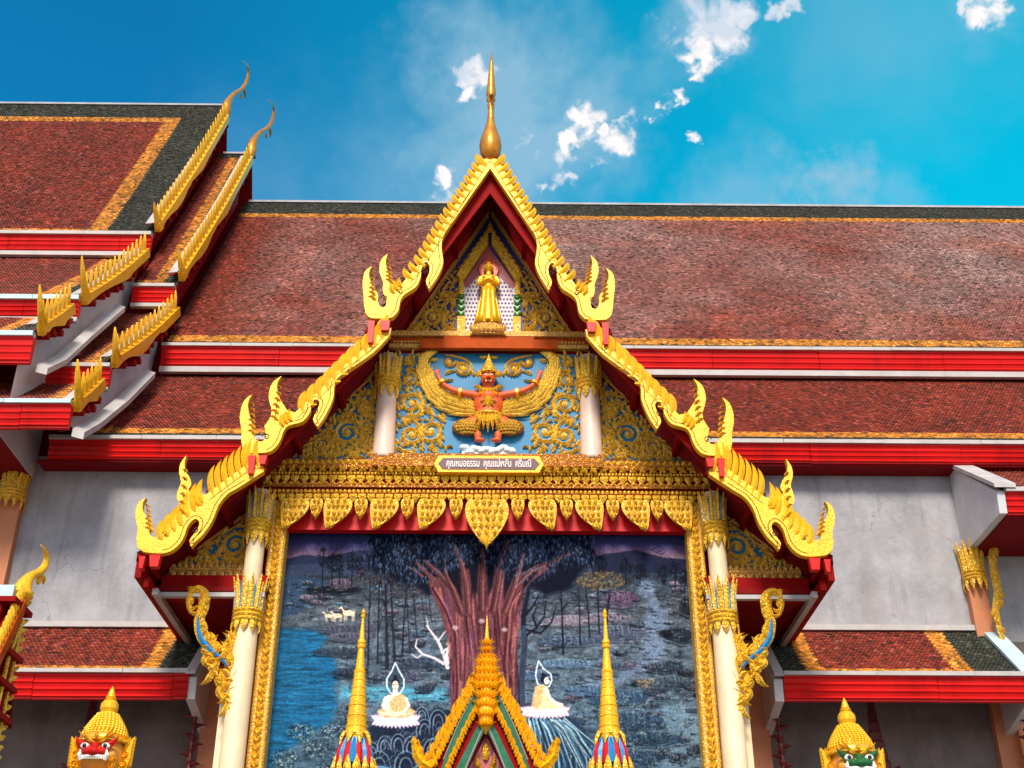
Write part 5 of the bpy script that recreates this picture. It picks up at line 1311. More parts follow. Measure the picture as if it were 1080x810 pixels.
    # lotus seats
    def petal(x, y, an, L_, w_, c_, e_):
        dx, dy = cos(an), -sin(an); nx_, ny_ = -dy, dx
        P_ = [(x, y), (x + dx * L_ * .35 + nx_ * w_, y + dy * L_ * .35 + ny_ * w_), (x + dx * L_ * .7 + nx_ * w_ * .7, y + dy * L_ * .7 + ny_ * w_ * .7), (x + dx * L_, y + dy * L_), (x + dx * L_ * .7 - nx_ * w_ * .7, y + dy * L_ * .7 - ny_ * w_ * .7), (x + dx * L_ * .35 - nx_ * w_, y + dy * L_ * .35 - ny_ * w_)]
        poly(P_, c_, 1, .5)
        for i in range(6): stroke([P_[i], P_[(i + 1) % 6]], .45, .45, e_, .75)
    def lotus(cx, cy, rx, ry):
        for i in range(15):
            t = (i - 7) / 7; petal(cx + t * rx * .88, cy, radians(90 - t * 50), ry * .95, 2.0, C(214, 196, 214), C(150, 120, 150))
        for i in range(13):
            t = (i - 6) / 6; petal(cx + t * rx * .80, cy + 1, radians(270 + t * 58), ry * 1.05, 2.2, C(222, 204, 220), C(150, 110, 146))
        for i in range(12):
            t = (i - 5.5) / 5.5; petal(cx + t * rx * .82, cy + ry * .45, radians(90 - t * 30), ry * .85, 2.3, C(244, 236, 240), C(180, 140, 170))
    skin = C(244, 206, 186); robe = C(224, 164, 116); hair = C(24, 26, 44)
    lotus(417.5, 759, 23, 8); lotus(575, 750, 24, 7)
    # seated figure facing the viewer
    halo = C(196, 214, 222)
    H_ = [(417, 699), (421, 708), (426, 716), (426, 724), (422, 731), (417, 733), (412, 731), (408, 724), (408, 716), (413, 708)]
    poly(H_, C(52, 74, 92), .55, .8)
    for i in range(10): stroke([H_[i], H_[(i + 1) % 10]], 1.5, 1.5, halo, .95)
    poly([(400, 754), (398, 750), (408, 744), (417, 748), (427, 744), (438, 750), (437, 754), (428, 757), (407, 757)], robe, 1, .7)
    poly([(409, 733), (425, 733), (430, 737), (429, 746), (425, 752), (409, 752), (405, 746), (404, 737)], skin, 1, .7); poly([(417, 731), (426, 733), (430, 738), (428, 749), (424, 752), (412, 752), (411, 742)], robe, 1, .7)
    stroke([(407, 736), (403.5, 744), (409, 751), (416, 752)], 3, 2, skin); stroke([(428, 737), (431.5, 744), (425, 751), (418, 752)], 3, 2, skin); stroke([(402, 752), (417, 754.5), (434, 752)], 2.5, 2, skin, .8)
    for i in range(4): stroke([(413 + i * 3, 736), (410 + i * 4, 750)], .6, .4, C(170, 110, 80), .6)
    poly([(414.6, 727), (419.4, 727), (420, 734), (414, 734)], skin); poly(arc(417, 720.5, 4.4, 5.6, 0, 360, 12), hair, 1, .5); poly(arc(417, 723, 3.5, 5, 0, 360, 12), skin, 1, .5); poly(arc(417, 714.5, 2.2, 2.4, 0, 360, 8), hair, 1, .5)
    for q in (-1, 1): stroke([(417 + q * .8, 722), (417 + q * 2.6, 722)], .6, .6, C(70, 40, 40), .9)
    stroke([(417, 722), (417, 725)], .5, .5, C(190, 130, 110)); stroke([(415.8, 726.2), (418.2, 726.2)], .6, .6, C(170, 60, 60))
    # seated figure turned to the right
    H_ = [(568, 697), (573, 705), (581, 711), (582, 718), (579, 724), (573, 725), (567, 721), (565, 713), (566, 705)]
    for i in range(9): stroke([H_[i], H_[(i + 1) % 9]], 1.4, 1.4, halo, .95)
    poly([(565, 724), (573, 722), (579, 727), (580, 737), (590, 741), (595, 745), (585, 748), (563, 748), (562, 736)], C(236, 196, 150), 1, .7); poly([(565, 724), (573, 723), (572, 740), (566, 747), (561, 745)], robe, 1, .7)
    stroke([(576, 727), (580, 736), (587, 742), (593, 743)], 3, 2, C(240, 226, 214)); poly(arc(574.5, 716.5, 3.9, 5, 0, 360, 12), hair, 1, .5); poly(arc(576.5, 718, 2.7, 4, 0, 360, 12), C(240, 224, 212), 1, .5); poly(arc(572.5, 711.5, 1.9, 2, 0, 360, 8), hair, 1, .5); stroke([(577, 716.6), (579, 716.8)], .6, .5, C(60, 40, 44)); stroke([(577.6, 720.6), (579, 720.4)], .6, .5, C(180, 80, 80)); stroke([(571, 715), (571.6, 720)], 1.8, 1.2, hair, .9); stroke([(579, 718), (580, 719.4)], .9, .6, C(240, 224, 212))
    for q in (-1, 1): stroke([(566 + q * 2, 728), (565 + q * 2.5, 744)], .5, .4, C(150, 100, 80), .6)
    for i in range(160):      # foam lines under the left figure and reeds
        x = r.uniform(374, 476); y = r.uniform(765, 840); stroke(arc(x, y, r.uniform(1.5, 4), r.uniform(2, 5), 190, -10, 5), .8, .3, C(130, 156, 176), .5)
    # evening glow and birds
    for x, y in ((688, 580), (693, 583), (698, 585)): stroke([(x - 3, y - 1), (x, y), (x + 3, y - 2)], .7, .7, C(16, 18, 30))
    g = img.mean(-1, keepdims=True); img[:] = np.clip((img - .30) * 1.2 + .32, .015, 1); img[:] = img * .94 + g * .06; fine = vn(1.6, 1.2, 31, 2)[..., None]; img[:] = img * (.78 + .44 * fine)
    return img, (X0, Y0, R, W, H)


def build_mural():
    img, (X0, Y0, R, W, H) = paint_mural()
    Ym = 19.62; x0, x1, z0, z1 = XC - 3.38, XC + 3.38, 5.1, 9.86; st = .0095
    nx = int((x1 - x0) / st); nz = int((z1 - z0) / st)
    xs = np.linspace(x0, x1, nx + 1); zs = np.linspace(z0, z1, nz + 1); XX, ZZ = np.meshgrid(xs, zs)
    # where each point of the painting lies in the photograph, to read its painted colour
    rx, ry, rz = XX, Ym, ZZ - CZ
    Rv = (cos(PS), -sin(PS), 0); Uv = (-sin(PS) * sin(TH), -cos(PS) * sin(TH), cos(TH)); Wv = (sin(PS) * cos(TH), cos(PS) * cos(TH), sin(TH))
    dot = lambda v: v[0] * rx + v[1] * ry + v[2] * rz
    a = dot(Rv) / dot(Wv); b = dot(Uv) / dot(Wv); PXm = 540 + F * a; PYm = 405 - F * b
    ix = np.clip(((PXm - X0) * R), 0, W - 1.001); iy = np.clip(((PYm - Y0) * R), 0, H - 1.001)
    i0 = ix.astype(int); j0 = iy.astype(int); fx = (ix - i0)[..., None]; fy = (iy - j0)[..., None]; i1 = np.minimum(i0 + 1, W - 1); j1 = np.minimum(j0 + 1, H - 1)
    c = (img[j0, i0] * (1 - fx) + img[j0, i1] * fx) * (1 - fy) + (img[j1, i0] * (1 - fx) + img[j1, i1] * fx) * fy
    lin = np.where(c <= .04045, c / 12.92, ((np.clip(c, 0, 1) + .055) / 1.055) ** 2.4) * 1.0
    V = np.stack([XX, np.full_like(XX, Ym), ZZ], -1).reshape(-1, 3); idx = np.arange((nx + 1) * (nz + 1)).reshape(nz + 1, nx + 1)
    Fq = np.stack([idx[:-1, :-1], idx[:-1, 1:], idx[1:, 1:], idx[1:, :-1]], -1).reshape(-1, 4); k = len(V)
    extra = np.array([(x0, Ym + .05, z0), (x1, Ym + .05, z0), (x1, Ym + .05, z1), (x0, Ym + .05, z1)]); V = np.concatenate([V, extra])
    me = bpy.data.meshes.new('mural'); loops = np.concatenate([Fq.ravel(), [k, k + 3, k + 2, k + 1]]); nf = len(Fq) + 1
    me.vertices.add(len(V)); me.vertices.foreach_set('co', V.ravel()); me.loops.add(len(loops)); me.loops.foreach_set('vertex_index', loops.astype(np.int32)); me.polygons.add(nf); me.polygons.foreach_set('loop_start', (np.arange(nf) * 4).astype(np.int32))
    me.update(calc_edges=True); at_ = me.color_attributes.new('paint', 'FLOAT_COLOR', 'POINT'); cc = np.ones((len(V), 4)); cc[:k, :3] = lin.reshape(-1, 3); at_.data.foreach_set('color', cc.ravel()); me.materials.append(MURAL)
    o_ = bpy.data.objects.new('mural', me); COL.objects.link(o_)
    tag(o_, 'dark blue painting of a great tree and two seated monks between the columns', 'mural')


build_mural()

# ------------------------------------------------------------------ name plaque
YQ = YE - .36
plq = root('name_plaque', 'maroon plaque with pale Thai lettering in a gold frame below the winged figure', 'sign', (XC, YQ, zat(490, YQ)))
def plaque_poly(e, Y):
    a0 = XC - 1.02 - e; a1 = XC + 1.02 + e
    a0 = atY(467, 490, Y)[0] - e; a1 = atY(564, 490, Y)[0] + e; zt_ = zat(484.3, Y) + e * .7; zb_ = zat(496, Y) - e * .7; zm = (zt_ + zb_) / 2
    return [(a0 - .08, zm), (a0, zb_), (a1, zb_), (a1 + .08, zm), (a1, zt_), (a0, zt_)]
m_ = MB(); m_.prism(plaque_poly(.07, YQ), FR(YQ), -.12, .03); part('frame', m_, GOLD, plq)
m_ = MB(); m_.prism(plaque_poly(0, YQ), FR(YQ), .031, .04); part('board', m_, PURP, plq)
cu = bpy.data.curves.new('lettering', 'FONT')
try:
    import os
    fp = os.path.join(bpy.utils.system_resource('DATAFILES'), 'fonts')
except Exception: fp = None
cu.body = "คุณหมอธรรม  คุณแม่พลับ  ศรีมณี"; cu.align_x = 'CENTER'; cu.align_y = 'CENTER'; cu.size = .165; cu.extrude = .006; cu.offset = .0025
to = bpy.data.objects.new('lettering', cu); COL.objects.link(to); to.parent = plq
bpy.context.view_layer.update()
wd = to.dimensions.x or 1.5; tw_ = atY(560, 490, YQ)[0] - atY(471, 490, YQ)[0]
to.scale = (tw_ / wd, 1.15, 1); to.rotation_euler = (pi / 2, 0, 0); xm = (atY(467, 490, YQ)[0] + atY(564, 490, YQ)[0]) / 2
to.location = (xm - XC, -.046, zat(490.3, YQ) - zat(490, YQ)); cu.materials.append(mat('lettering_white', (.8, .72, .72), .4, 0, .05, 5))
bpy.context.view_layer.update(); dg = bpy.context.evaluated_depsgraph_get(); lm = bpy.data.meshes.new_from_object(to.evaluated_get(dg))
tm = bpy.data.objects.new('lettering', lm); COL.objects.link(tm); tm.parent = plq; tm.location = to.location.copy(); tm.rotation_euler = to.rotation_euler.copy(); tm.scale = to.scale.copy(); bpy.data.objects.remove(to); tm.name = 'lettering'

# ------------------------------------------------------------------ winged figure (relief)
YG = YP - .05
XG = atY(515, 430, YG)[0]
gar = root('winged_figure', 'orange winged bird man with spread golden wings on the blue pediment panel', 'relief', (XG, YG, zat(478, YG)))
def gp(px_, py_, d=0.0, s=1):      # left-half px -> xyz
    x, z = atY(px_, py_, YG); return (XG + s * (x - XG), YG - d, z)
m_ = MB()
m_.ell(gp(515, 428, .08), (.27, .14, .24)); m_.ell(gp(515, 421, .10), (.25, .14, .14)); m_.ell(gp(515, 438, .09), (.22, .13, .16)); m_.ell(gp(515, 410, .12), (.10, .09, .16))
m_.ell(gp(515, 404, .15), (.135, .12, .17)); m_.ell(gp(515, 406.5, .25), (.06, .06, .05))
for s in (1, -1):
    m_.ell(gp(503, 420, .09, s), (.10, .10, .10))
    P = [gp(503, 420, .10, s), gp(490, 418.5, .13, s), gp(478, 415.5, .14, s), gp(470, 411, .14, s), gp(464.5, 405, .13, s), gp(462, 398, .12, s)]
    m_.tube(P, [.075, .066, .056, .048, .042, .036], 10)
    for k in range(5): a = radians(70 + k * 22); p0 = P[-1]; m_.tube([p0, (p0[0] - s * .07 * cos(a) * -1, p0[1] - .02, p0[2] + .07 * sin(a)), (p0[0] + s * (.12 * cos(a)) + s * .03, p0[1] - .03, p0[2] + .11 * sin(a))], [.016, .014, .009], 6)
    m_.ell(gp(504, 462, .09, s), (.07, .07, .11)); m_.ell(gp(506, 468, .13, s), (.10, .07, .035))
    m_.ell(gp(500, 448, .08, s), (.16, .10, .13))
part('body', m_, ORNG, gar, remesh=.016)
for s in (1, -1):
    w_ = MB(); mp = lambda u, z, d: (XG - s * u, YG - d, z)
    def wp(a, b): x, z = atY(a, b, YG); return (XG - x, z)
    poly = [wp(*p) for p in ((451, 376.5), (444.5, 379), (441.5, 386), (441.6, 398), (445.5, 411), (454.8, 425), (468.6, 435), (487, 440), (502.6, 440), (503, 428), (490, 423.6), (476, 419.5), (465.5, 413), (457.5, 402), (451.7, 392), (448.5, 384))]
    w_.prism(poly, mp, .0, .05)
    # feathers: long overlapping blades following the wing
    cl = [wp(*p) for p in ((502, 434), (487, 431), (472, 427), (460, 418), (451, 406), (446, 394), (446, 383), (451, 376.5))]
    cl2 = [wp(*p) for p in ((502, 438.5), (487, 438.5), (469, 433.5), (456, 424), (447, 410.5), (443, 398), (443, 386), (449, 378))]
    cl0 = [wp(*p) for p in ((502, 429), (489, 425.5), (476, 421), (464, 413.5), (455.5, 402.5), (450, 392), (448, 384), (451.5, 377))]
    for q, line in enumerate((cl2, [((a[0] + b[0]) / 2, (a[1] + b[1]) / 2) for a, b in zip(cl, cl2)], cl, [((a[0] + b[0]) / 2, (a[1] + b[1]) / 2) for a, b in zip(cl, cl0)], cl0)):
        n_ = 15
        for k in range(n_):
            t = k / n_ * (len(line) - 1.3); i = int(t); f = t - i; x = line[i][0] + (line[i + 1][0] - line[i][0]) * f; z = line[i][1] + (line[i + 1][1] - line[i][1]) * f; a = atan2(line[i + 1][1] - line[i][1], line[i + 1][0] - line[i][0])
            w_.leaf((x, z), a - .15 + .12 * q, .30, .35, .07, lambda u, z_, d: mp(u, z_, d + .055 + .004 * q), .03, n=5)
    for k in range(8): b_ = cl0[min(7, k)]; w_.leaf(b_, radians(70 + k * 5), .16, .7, .06, lambda u, z_, d: mp(u, z_, d + .05), .03)
    part('wing', w_, [GOLDC, GOLDD], gar)
    th_ = MB(); th_.mi = 1; cx, cy = wp(491.5, 452.5); th_.ell(mp(cx, cy, .05), (.25, .14, .16), 18, 12); th_.mi = 0
    for r_ in range(6):
        for c_ in range(9):
            u = cx - .2 + .05 * c_ + .025 * (r_ % 2); z = cy - .12 + r_ * .048; e = ((u - cx) / .25) ** 2 + ((z - cy) / .16) ** 2
            if e < .9: th_.leaf((u, z), radians(200), .075, .5, .05, lambda a, b, d: mp(a, b, d + .05 + .14 * sqrt(1 - e)), .025, n=3)
    part('feathered_thigh', th_, [GOLDC, GOLDD], gar)
    ar = MB(); a0, a1 = gp(484, 417.5, .135, s), gp(487, 418, .135, s); ar.tube([a0, a1], [.09, .09], 12); a0, a1 = gp(467, 408, .14, s), gp(466, 406, .14, s); ar.tube([a0, a1], [.07, .07], 12); part('armlet', ar, GOLDS, gar)
m_ = MB(); mp = FR(YG)
c0 = atY(515, 393, YG); prof = [(.16, 0), (.17, .03), (.13, .06), (.14, .09), (.10, .14), (.11, .16), (.07, .21), (.075, .23), (.03, .32), (.005, .42)]
m_.lathe(prof, (XG, YG - .15, c0[1] - .12), 16)
for s in (1, -1):
    for k in range(4): m_.leaf(gp(515 - 7, 402, 0)[0::2] if s > 0 else (2 * XG - gp(508, 402)[0], gp(508, 402)[2]), radians(90 + s * (20 + k * 25)), .16, -s * .8, .08, lambda a, b, d: mp(a, b, d + .18), .04)
for k in range(9): a = radians(200 + k * 17.5); m_.leaf((XG + .17 * cos(a), atY(515, 411, YG)[1] + .08 * sin(a)), a, .12, .3, .08, lambda u, z, d: mp(u, z, d + .2), .05)
part('crown', m_, GOLDR, gar)
m_ = MB(); c_ = atY(515, 430, YG)
for k in range(8): m_.leaf((XG, c_[1] + .02), radians(45 * k), .15, 0, .09, lambda u, z, d: mp(u, z, d + .2), .05)
for k in range(7): t = (k - 3) / 3; m_.leaf((XG + t * .18, atY(515, 440, YG)[1]), radians(270 + t * 12), .42 * (1 - .4 * abs(t)), 0, .09, lambda u, z, d: mp(u, z, d + .18), .05)
m_.ell((XG, YG - .1, atY(515, 440, YG)[1]), (.25, .15, .05)); part('loincloth', m_, GOLDR, gar)
m_ = MB()
for s in (1, -1): m_.ell(gp(512.2, 402.5, .255, s), (.03, .02, .018), 8, 6)
for k in range(3): m_.ell((XG + (k - 1) * .04, YG - .27, atY(515, 409.5, YG)[1]), (.018, .01, .014), 6, 4)
part('eyes_and_teeth', m_, EYEW, gar)
m_ = MB(); m_.ell((XG, YG - .29, atY(515, 406.8, YG)[1]), (.05, .045, .022), 10, 6); m_.tube([gp(509, 409.3, .25), gp(515, 409.9, .27), gp(521, 409.3, .25)], [.008, .014, .008], 6); part('beak', m_, FACER, gar)
m_ = MB()
for s in (1, -1):
    m_.leaf((XG + s * .012, atY(515, 400.4, YG)[1]), radians(90 - s * 68), .11, s * .8, .035, FR(YG - .265), .03)
    m_.leaf((XG + s * .03, atY(515, 408.2, YG)[1]), radians(90 - s * 70), .12, s * 1.4, .04, FR(YG - .26), .03)
    for k in range(5): m_.leaf((XG + s * (.03 + .03 * k), atY(515, 417, YG)[1] - .012 * k), radians(270), .09, 0, .04, lambda u, z, d: (u, YG - .21 - d, z), .03)
part('brows', m_, GOLDS, gar)
m_ = MB(); r = random.Random(2)
x0_, z0_ = atY(487, 482, YG); x1_ = 2 * XG - x0_
m_.box(x0_, x1_, YG - .06, YG, z0_, z0_ + .16)
for k in range(20): m_.ell((x0_ + (x1_ - x0_) * (k + .5) / 20, YG - .07, z0_ + .06 + .10 * r.random()), (.07, .05, .05), 8, 6)
part('cloud_base', m_, CLOUDW, gar)

# ------------------------------------------------------------------ standing figure in the niche
YS = YP - .22
def sp(px_, py_): return atY(px_, py_, YS)
XS = sp(515, 320)[0]
bud = root('standing_statue', 'golden standing robed statue with crossed forearms and red halo in the upper niche', 'statue', (XS, YS, sp(515, 352)[1]))
zf = sp(515, 342)[1]; zh = sp(515, 273)[1]; Ht = zh - zf
m_ = MB(); k = Ht
m_.tube([(XS, YS, zf + .02 * k), (XS, YS, zf + .25 * k), (XS, YS, zf + .45 * k), (XS, YS, zf + .52 * k)], [.15, .14, .13, .11], 16)
m_.ell((XS, YS, zf + .64 * k), (.145, .10, .17)); m_.ell((XS, YS, zf + .50 * k), (.12, .1, .16)); m_.tube([(XS, YS, zf + .72 * k), (XS, YS, zf + .80 * k)], [.06, .055], 10)
m_.ell((XS, YS - .01, zf + .845 * k), (.078, .085, .105)); m_.ell((XS, YS, zf + .915 * k), (.045, .045, .06)); m_.ell((XS, YS - .095, zf + .84 * k), (.014, .02, .03))
for s in (1, -1):
    sh = (XS + s * .14, YS, zf + .715 * k); el = (XS + s * .185, YS - .03, zf + .575 * k); ha = (XS - s * .06, YS - .13, zf + .665 * k)
    m_.tube([sh, (XS + s * .19, YS - .01, zf + .63 * k), el], [.048, .042, .036], 10); m_.tube([el, ((el[0] + ha[0]) / 2, YS - .11, (el[2] + ha[2]) / 2), ha], [.042, .036, .028], 10); m_.ell(ha, (.045, .02, .035), 8, 6)
    for f in range(4): m_.tube([(ha[0] - s * .02, ha[1] - .005, ha[2] + .012 * (f - 1.5)), (ha[0] - s * .08, ha[1], ha[2] + .02 + .018 * (f - 1.5))], [.009, .007], 6)
    m_.ell((XS + s * .07, YS - .05, zf + .0), (.05, .09, .03)); m_.ell((XS + s * .082, YS, zf + .84 * k), (.014, .02, .05))
part('body', m_, GOLDS, bud, remesh=.014)
m_ = MB()      # flared robe
n_ = 15; rows = 7; vs = []
for r_ in range(rows):
    t = r_ / (rows - 1); hw = .135 + .125 * (1 - t) ** 1.3; z = zf + .03 + t * .50 * k
    for c_ in range(n_): a = (c_ / (n_ - 1) - .5) * 2; vs.append((XS + a * hw, YS - .03 - .06 * cos(a * pi / 2) - .02 * cos(a * 12), z - (.05 * abs(a) if r_ == 0 else 0)))
m_.add(vs, [(r_ * n_ + c_, r_ * n_ + c_ + 1, (r_ + 1) * n_ + c_ + 1, (r_ + 1) * n_ + c_) for r_ in range(rows - 1) for c_ in range(n_ - 1)])
o_ = part('robe', m_, GOLDS, bud, smooth=True); sm = o_.modifiers.new('t', 'SOLIDIFY'); sm.thickness = .04
m_ = MB(); P = []
for i in range(28): a = 2 * pi * i / 28; P.append((XS + .17 * cos(a), zf + .845 * k + .185 * sin(a) + (.10 if abs(cos(a)) < .12 and sin(a) > 0 else 0)))
m_.prism(P, FR(YS + .08), 0, .025); h_ = part('halo', m_, HALO, bud)
m_ = MB(); m_.tube([(x, YS + .05, z) for x, z in P] + [(P[0][0], YS + .05, P[0][1])], [.016] * 29, 6)
for i in range(9): a = radians(30 + i * 15); m_.leaf((XS + .17 * cos(a), zf + .845 * k + .185 * sin(a)), a, .09, .0, .05, FR(YS + .05), .02)
m_.leaf((XS, zf + .93 * k), radians(90), .22, 0, .08, FR(YS - .0), .04, both=True)
part('halo_rim', m_, HALO, h_)
m_ = MB(); zb = sp(515, 355)[1]; m_.lathe([(.34, zb), (.34, zb + .04), (.27, zb + .07), (.31, zb + .12), (.24, zb + .15), (.28, zf - .02), (.18, zf)], (XS, YS + .02, 0), 20, .45)
for i in range(9): t = (i - 4) / 4; m_.leaf((XS + .29 * t, zb + .03), radians(90 - 12 * t), .15, 0, .11, FR(YS - .15), .04)
part('pedestal', m_, GOLDP, bud)

# ------------------------------------------------------------------ foreground: spired gate
YF = 14.0
def fp_(a, b, Y=YF): return atY(a, b, Y)
XGt = fp_(513, 720)[0]
gate = root('spired_gate', 'gilded gate gable with green bands and a slender flame spire in front of the mural', 'gate', (XGt, YF, 0))
def gl(pts, Y=YF): return [(XGt - fp_(a, b, Y)[0], fp_(a, b, Y)[1]) for a, b in pts]
for s in (1, -1):
    mp = lambda u, z, d: (XGt - s * u, YF - d, z)
    m_ = MB(); m_.prism(gl([(513, 700), (502, 722), (470, 778), (446, 812), (430, 850), (470, 850), (513, 770)]), mp, -.25, .0); part('gable_board', m_, REDB, gate)
    m_ = MB(); m_.prism(gl([(507, 720), (484, 764), (470, 800), (455, 835), (463, 838), (477, 803), (490, 768), (510, 728)]), mp, .0, .045); m_.prism(gl([(504, 766), (494, 786), (478, 818), (466, 845), (475, 847), (485, 822), (513, 768)]), mp, .0, .05); part('green_band', m_, GREEN, gate)
    m_ = MB(); P = gl([(509, 770), (476, 848)]); m_.ribbon([mp(*P[0], .05), mp(*P[1], .05)], [.02, .02], (0, -1, 0), .02); P = gl([(506, 722), (483, 766), (468, 802)]); m_.ribbon([mp(*p, .05) for p in P], [.014] * 3, (0, -1, 0), .015); part('white_line', m_, TRIM, gate)
    m_ = MB(); r = random.Random(8)
    for base_, n_, ln, w_, ang in (([(505, 712), (480, 756), (462, 788), (446, 815), (434, 840)], 26, .15, .055, 108), ([(508, 718), (483, 762), (466, 796), (450, 825)], 26, .11, .06, 125), ([(508, 745), (494, 770), (480, 800), (468, 830)], 22, .08, .05, 130), ([(510, 735), (497, 758), (484, 784), (470, 815)], 18, .08, .05, 100)):
        L_ = gl(base_)
        for i, (x, z, a) in enumerate(fins_along(m_, L_, n_, 0, 0, mp)):
            m_.leaf((x, z), radians(180 - ang) + (0 if i % 2 else .5), ln * (1.25 if i % 3 == 0 else 1), .9 if i % 2 else -.6, w_, lambda u, q, d: mp(u, q, d + .045), .035, n=5)
    # curled tail
    P = gl([(455, 812), (446, 806), (440, 798), (438, 788), (441, 783), (444, 790)]); m_.ribbon([mp(*p, .06) for p in P], [.09, .12, .1, .08, .05, .01], (0, -1, 0), .06, True)
    for p in P[:4]: m_.leaf(p, radians(60), .12, 1.4, .08, lambda u, q, d: mp(u, q, d + .06), .05, both=True)
    for p in P[:3]: m_.leaf((p[0] - .03, p[1] + .02), radians(120), .10, -1.4, .07, lambda u, q, d: mp(u, q, d + .06), .05, both=True)
    part('flame_carving', m_, GOLD, gate)
m_ = MB(); zt = fp_(513, 650)[1]; zz = lambda y: fp_(513, y)[1]
m_.lathe([(.01, zz(775)), (.07, zz(768)), (.10, zz(750)), (.09, zz(735)), (.075, zz(720)), (.06, zz(706)), (.05, zz(692)), (.03, zz(680)), (.02, zz(668)), (.004, zt)], (XGt, YF - .02, 0), 12)
for j, (yb, w_) in enumerate(((768, .08), (758, .10), (748, .11), (738, .12), (728, .14), (720, .14), (712, .125), (704, .115), (697, .085), (690, .06), (683, .045))):
    for k in range(7):
        t = (k - 3) / 3; m_.leaf((XGt + t * w_ * .6, zz(yb)), radians(90 - t * 30), .13 if w_ > .1 else .09, -t * .9, .06 if w_ > .1 else .035, FR(YF - .1 + .03 * abs(t)), .05, both=True)
part('spire', m_, GOLD, gate)
m_ = MB(); m_.prism([(XGt - .45, 3.4), (XGt + .45, 3.4), (XGt, fp_(513, 772)[1])], FR(YF + .15), 0, .05); part('tympanum', m_, PINKD, gate)
m_ = MB(); m_.leaf((XGt, fp_(513, 800)[1]), radians(90), .22, 0, .1, FR(YF + .08), .04)
for s in (1, -1):
    for i in range(4): m_.leaf((XGt + s * .05, fp_(513, 812)[1]), radians(90 - s * 35), .2, s * .8, .09, FR(YF + .08), .04)
part('tympanum_carving', m_, GOLDR, gate)
for s in (1, -1):
    m_ = MB(); x = XGt + s * .72; m_.box(x - .14, x + .14, YF - .1, YF + .25, 0, 4.0); m_.box(x - .2, x + .2, YF - .16, YF + .31, 0, .4); part('gate_post', m_, REDB, gate)

for i, (cx, label) in enumerate(((380, 'tapering gold ringed spire left of the gilded gate gable, beside the painted water'), (640, 'tapering gold ringed spire to the right of the gilded gate gable'))):
    x = fp_(cx, 700)[0]; zz = lambda y: fp_(cx, y)[1]
    t_ = root('spire_post', label, 'spire', (x, YF, 0), 'ringed gold spires flanking the gate')
    m_ = MB(); k = 1 / 88.
    P = [(10.5, 785), (10, 778)]
    ys = [776, 768, 757, 746, 736, 727, 719, 712]; rs = [12, 10.8, 10.2, 9.2, 8.3, 7.4, 6.6, 6.0]
    for a in range(7): P += [(rs[a] * .93, ys[a]), (rs[a], ys[a] - .8), (rs[a], ys[a] - 1.8), (rs[a] * .86, ys[a] - 2.6), (rs[a + 1] * .95, ys[a + 1] + .6)]
    P += [(5.6, 711), (6.2, 708), (4.6, 706), (3.8, 695), (3.0, 685), (4.4, 683), (4.6, 681), (3.2, 680), (4.2, 678), (3.9, 676), (2.6, 674), (1.7, 660), (1.3, 652), (2.2, 651), (2.6, 649), (1.4, 648), (2.3, 646), (.2, 642)]
    m_.lathe([(r_ * k, zz(y_)) for r_, y_ in P], (x, YF, 0), 20); part('spire', m_, GOLD, t_, smooth=False)
    m_ = MB(); m_.lathe([(r_ * k, zz(y_)) for r_, y_ in ((17, 806), (15, 800), (12.5, 786), (11.5, 780))], (x, YF, 0), 16); 
    for kk in range(16):
        m_.mi = kk % 2; a = 2 * pi * kk / 16; d = Vector((cos(a), sin(a), 0)); m_.ribbon([Vector((x, YF, zz(808))) + d * .195, Vector((x, YF, zz(794))) + d * .175, Vector((x, YF, zz(780))) + d * .13], [.085, .08, .02], d, .03)
    part('petal_base', m_, [SKYB, FACER], t_)
    m_ = MB()
    for kk in range(14): a = 2 * pi * kk / 14; d = Vector((cos(a), sin(a), 0)); m_.ribbon([Vector((x, YF, zz(826))) + d * .21, Vector((x, YF, zz(812))) + d * .235, Vector((x, YF, zz(800))) + d * .215], [.10, .09, .01], d, .03)
    for kk in range(8): a = 2 * pi * (kk + .5) / 8; d = Vector((cos(a), sin(a), 0)); m_.ribbon([Vector((x, YF, zz(772))) + d * .12, Vector((x, YF, zz(778))) + d * .15, Vector((x, YF, zz(787))) + d * .175], [.05, .08, .01], d, .03)
    m_.lathe([(.22, 2.8), (.26, 3.0), (.26, zz(822))], (x, YF, 0), 16); part('lotus_collar', m_, GOLDR, t_)
    m_ = MB(); m_.box(x - .25, x + .25, YF - .25, YF + .25, 0, 2.8); part('post', m_, REDB, t_)

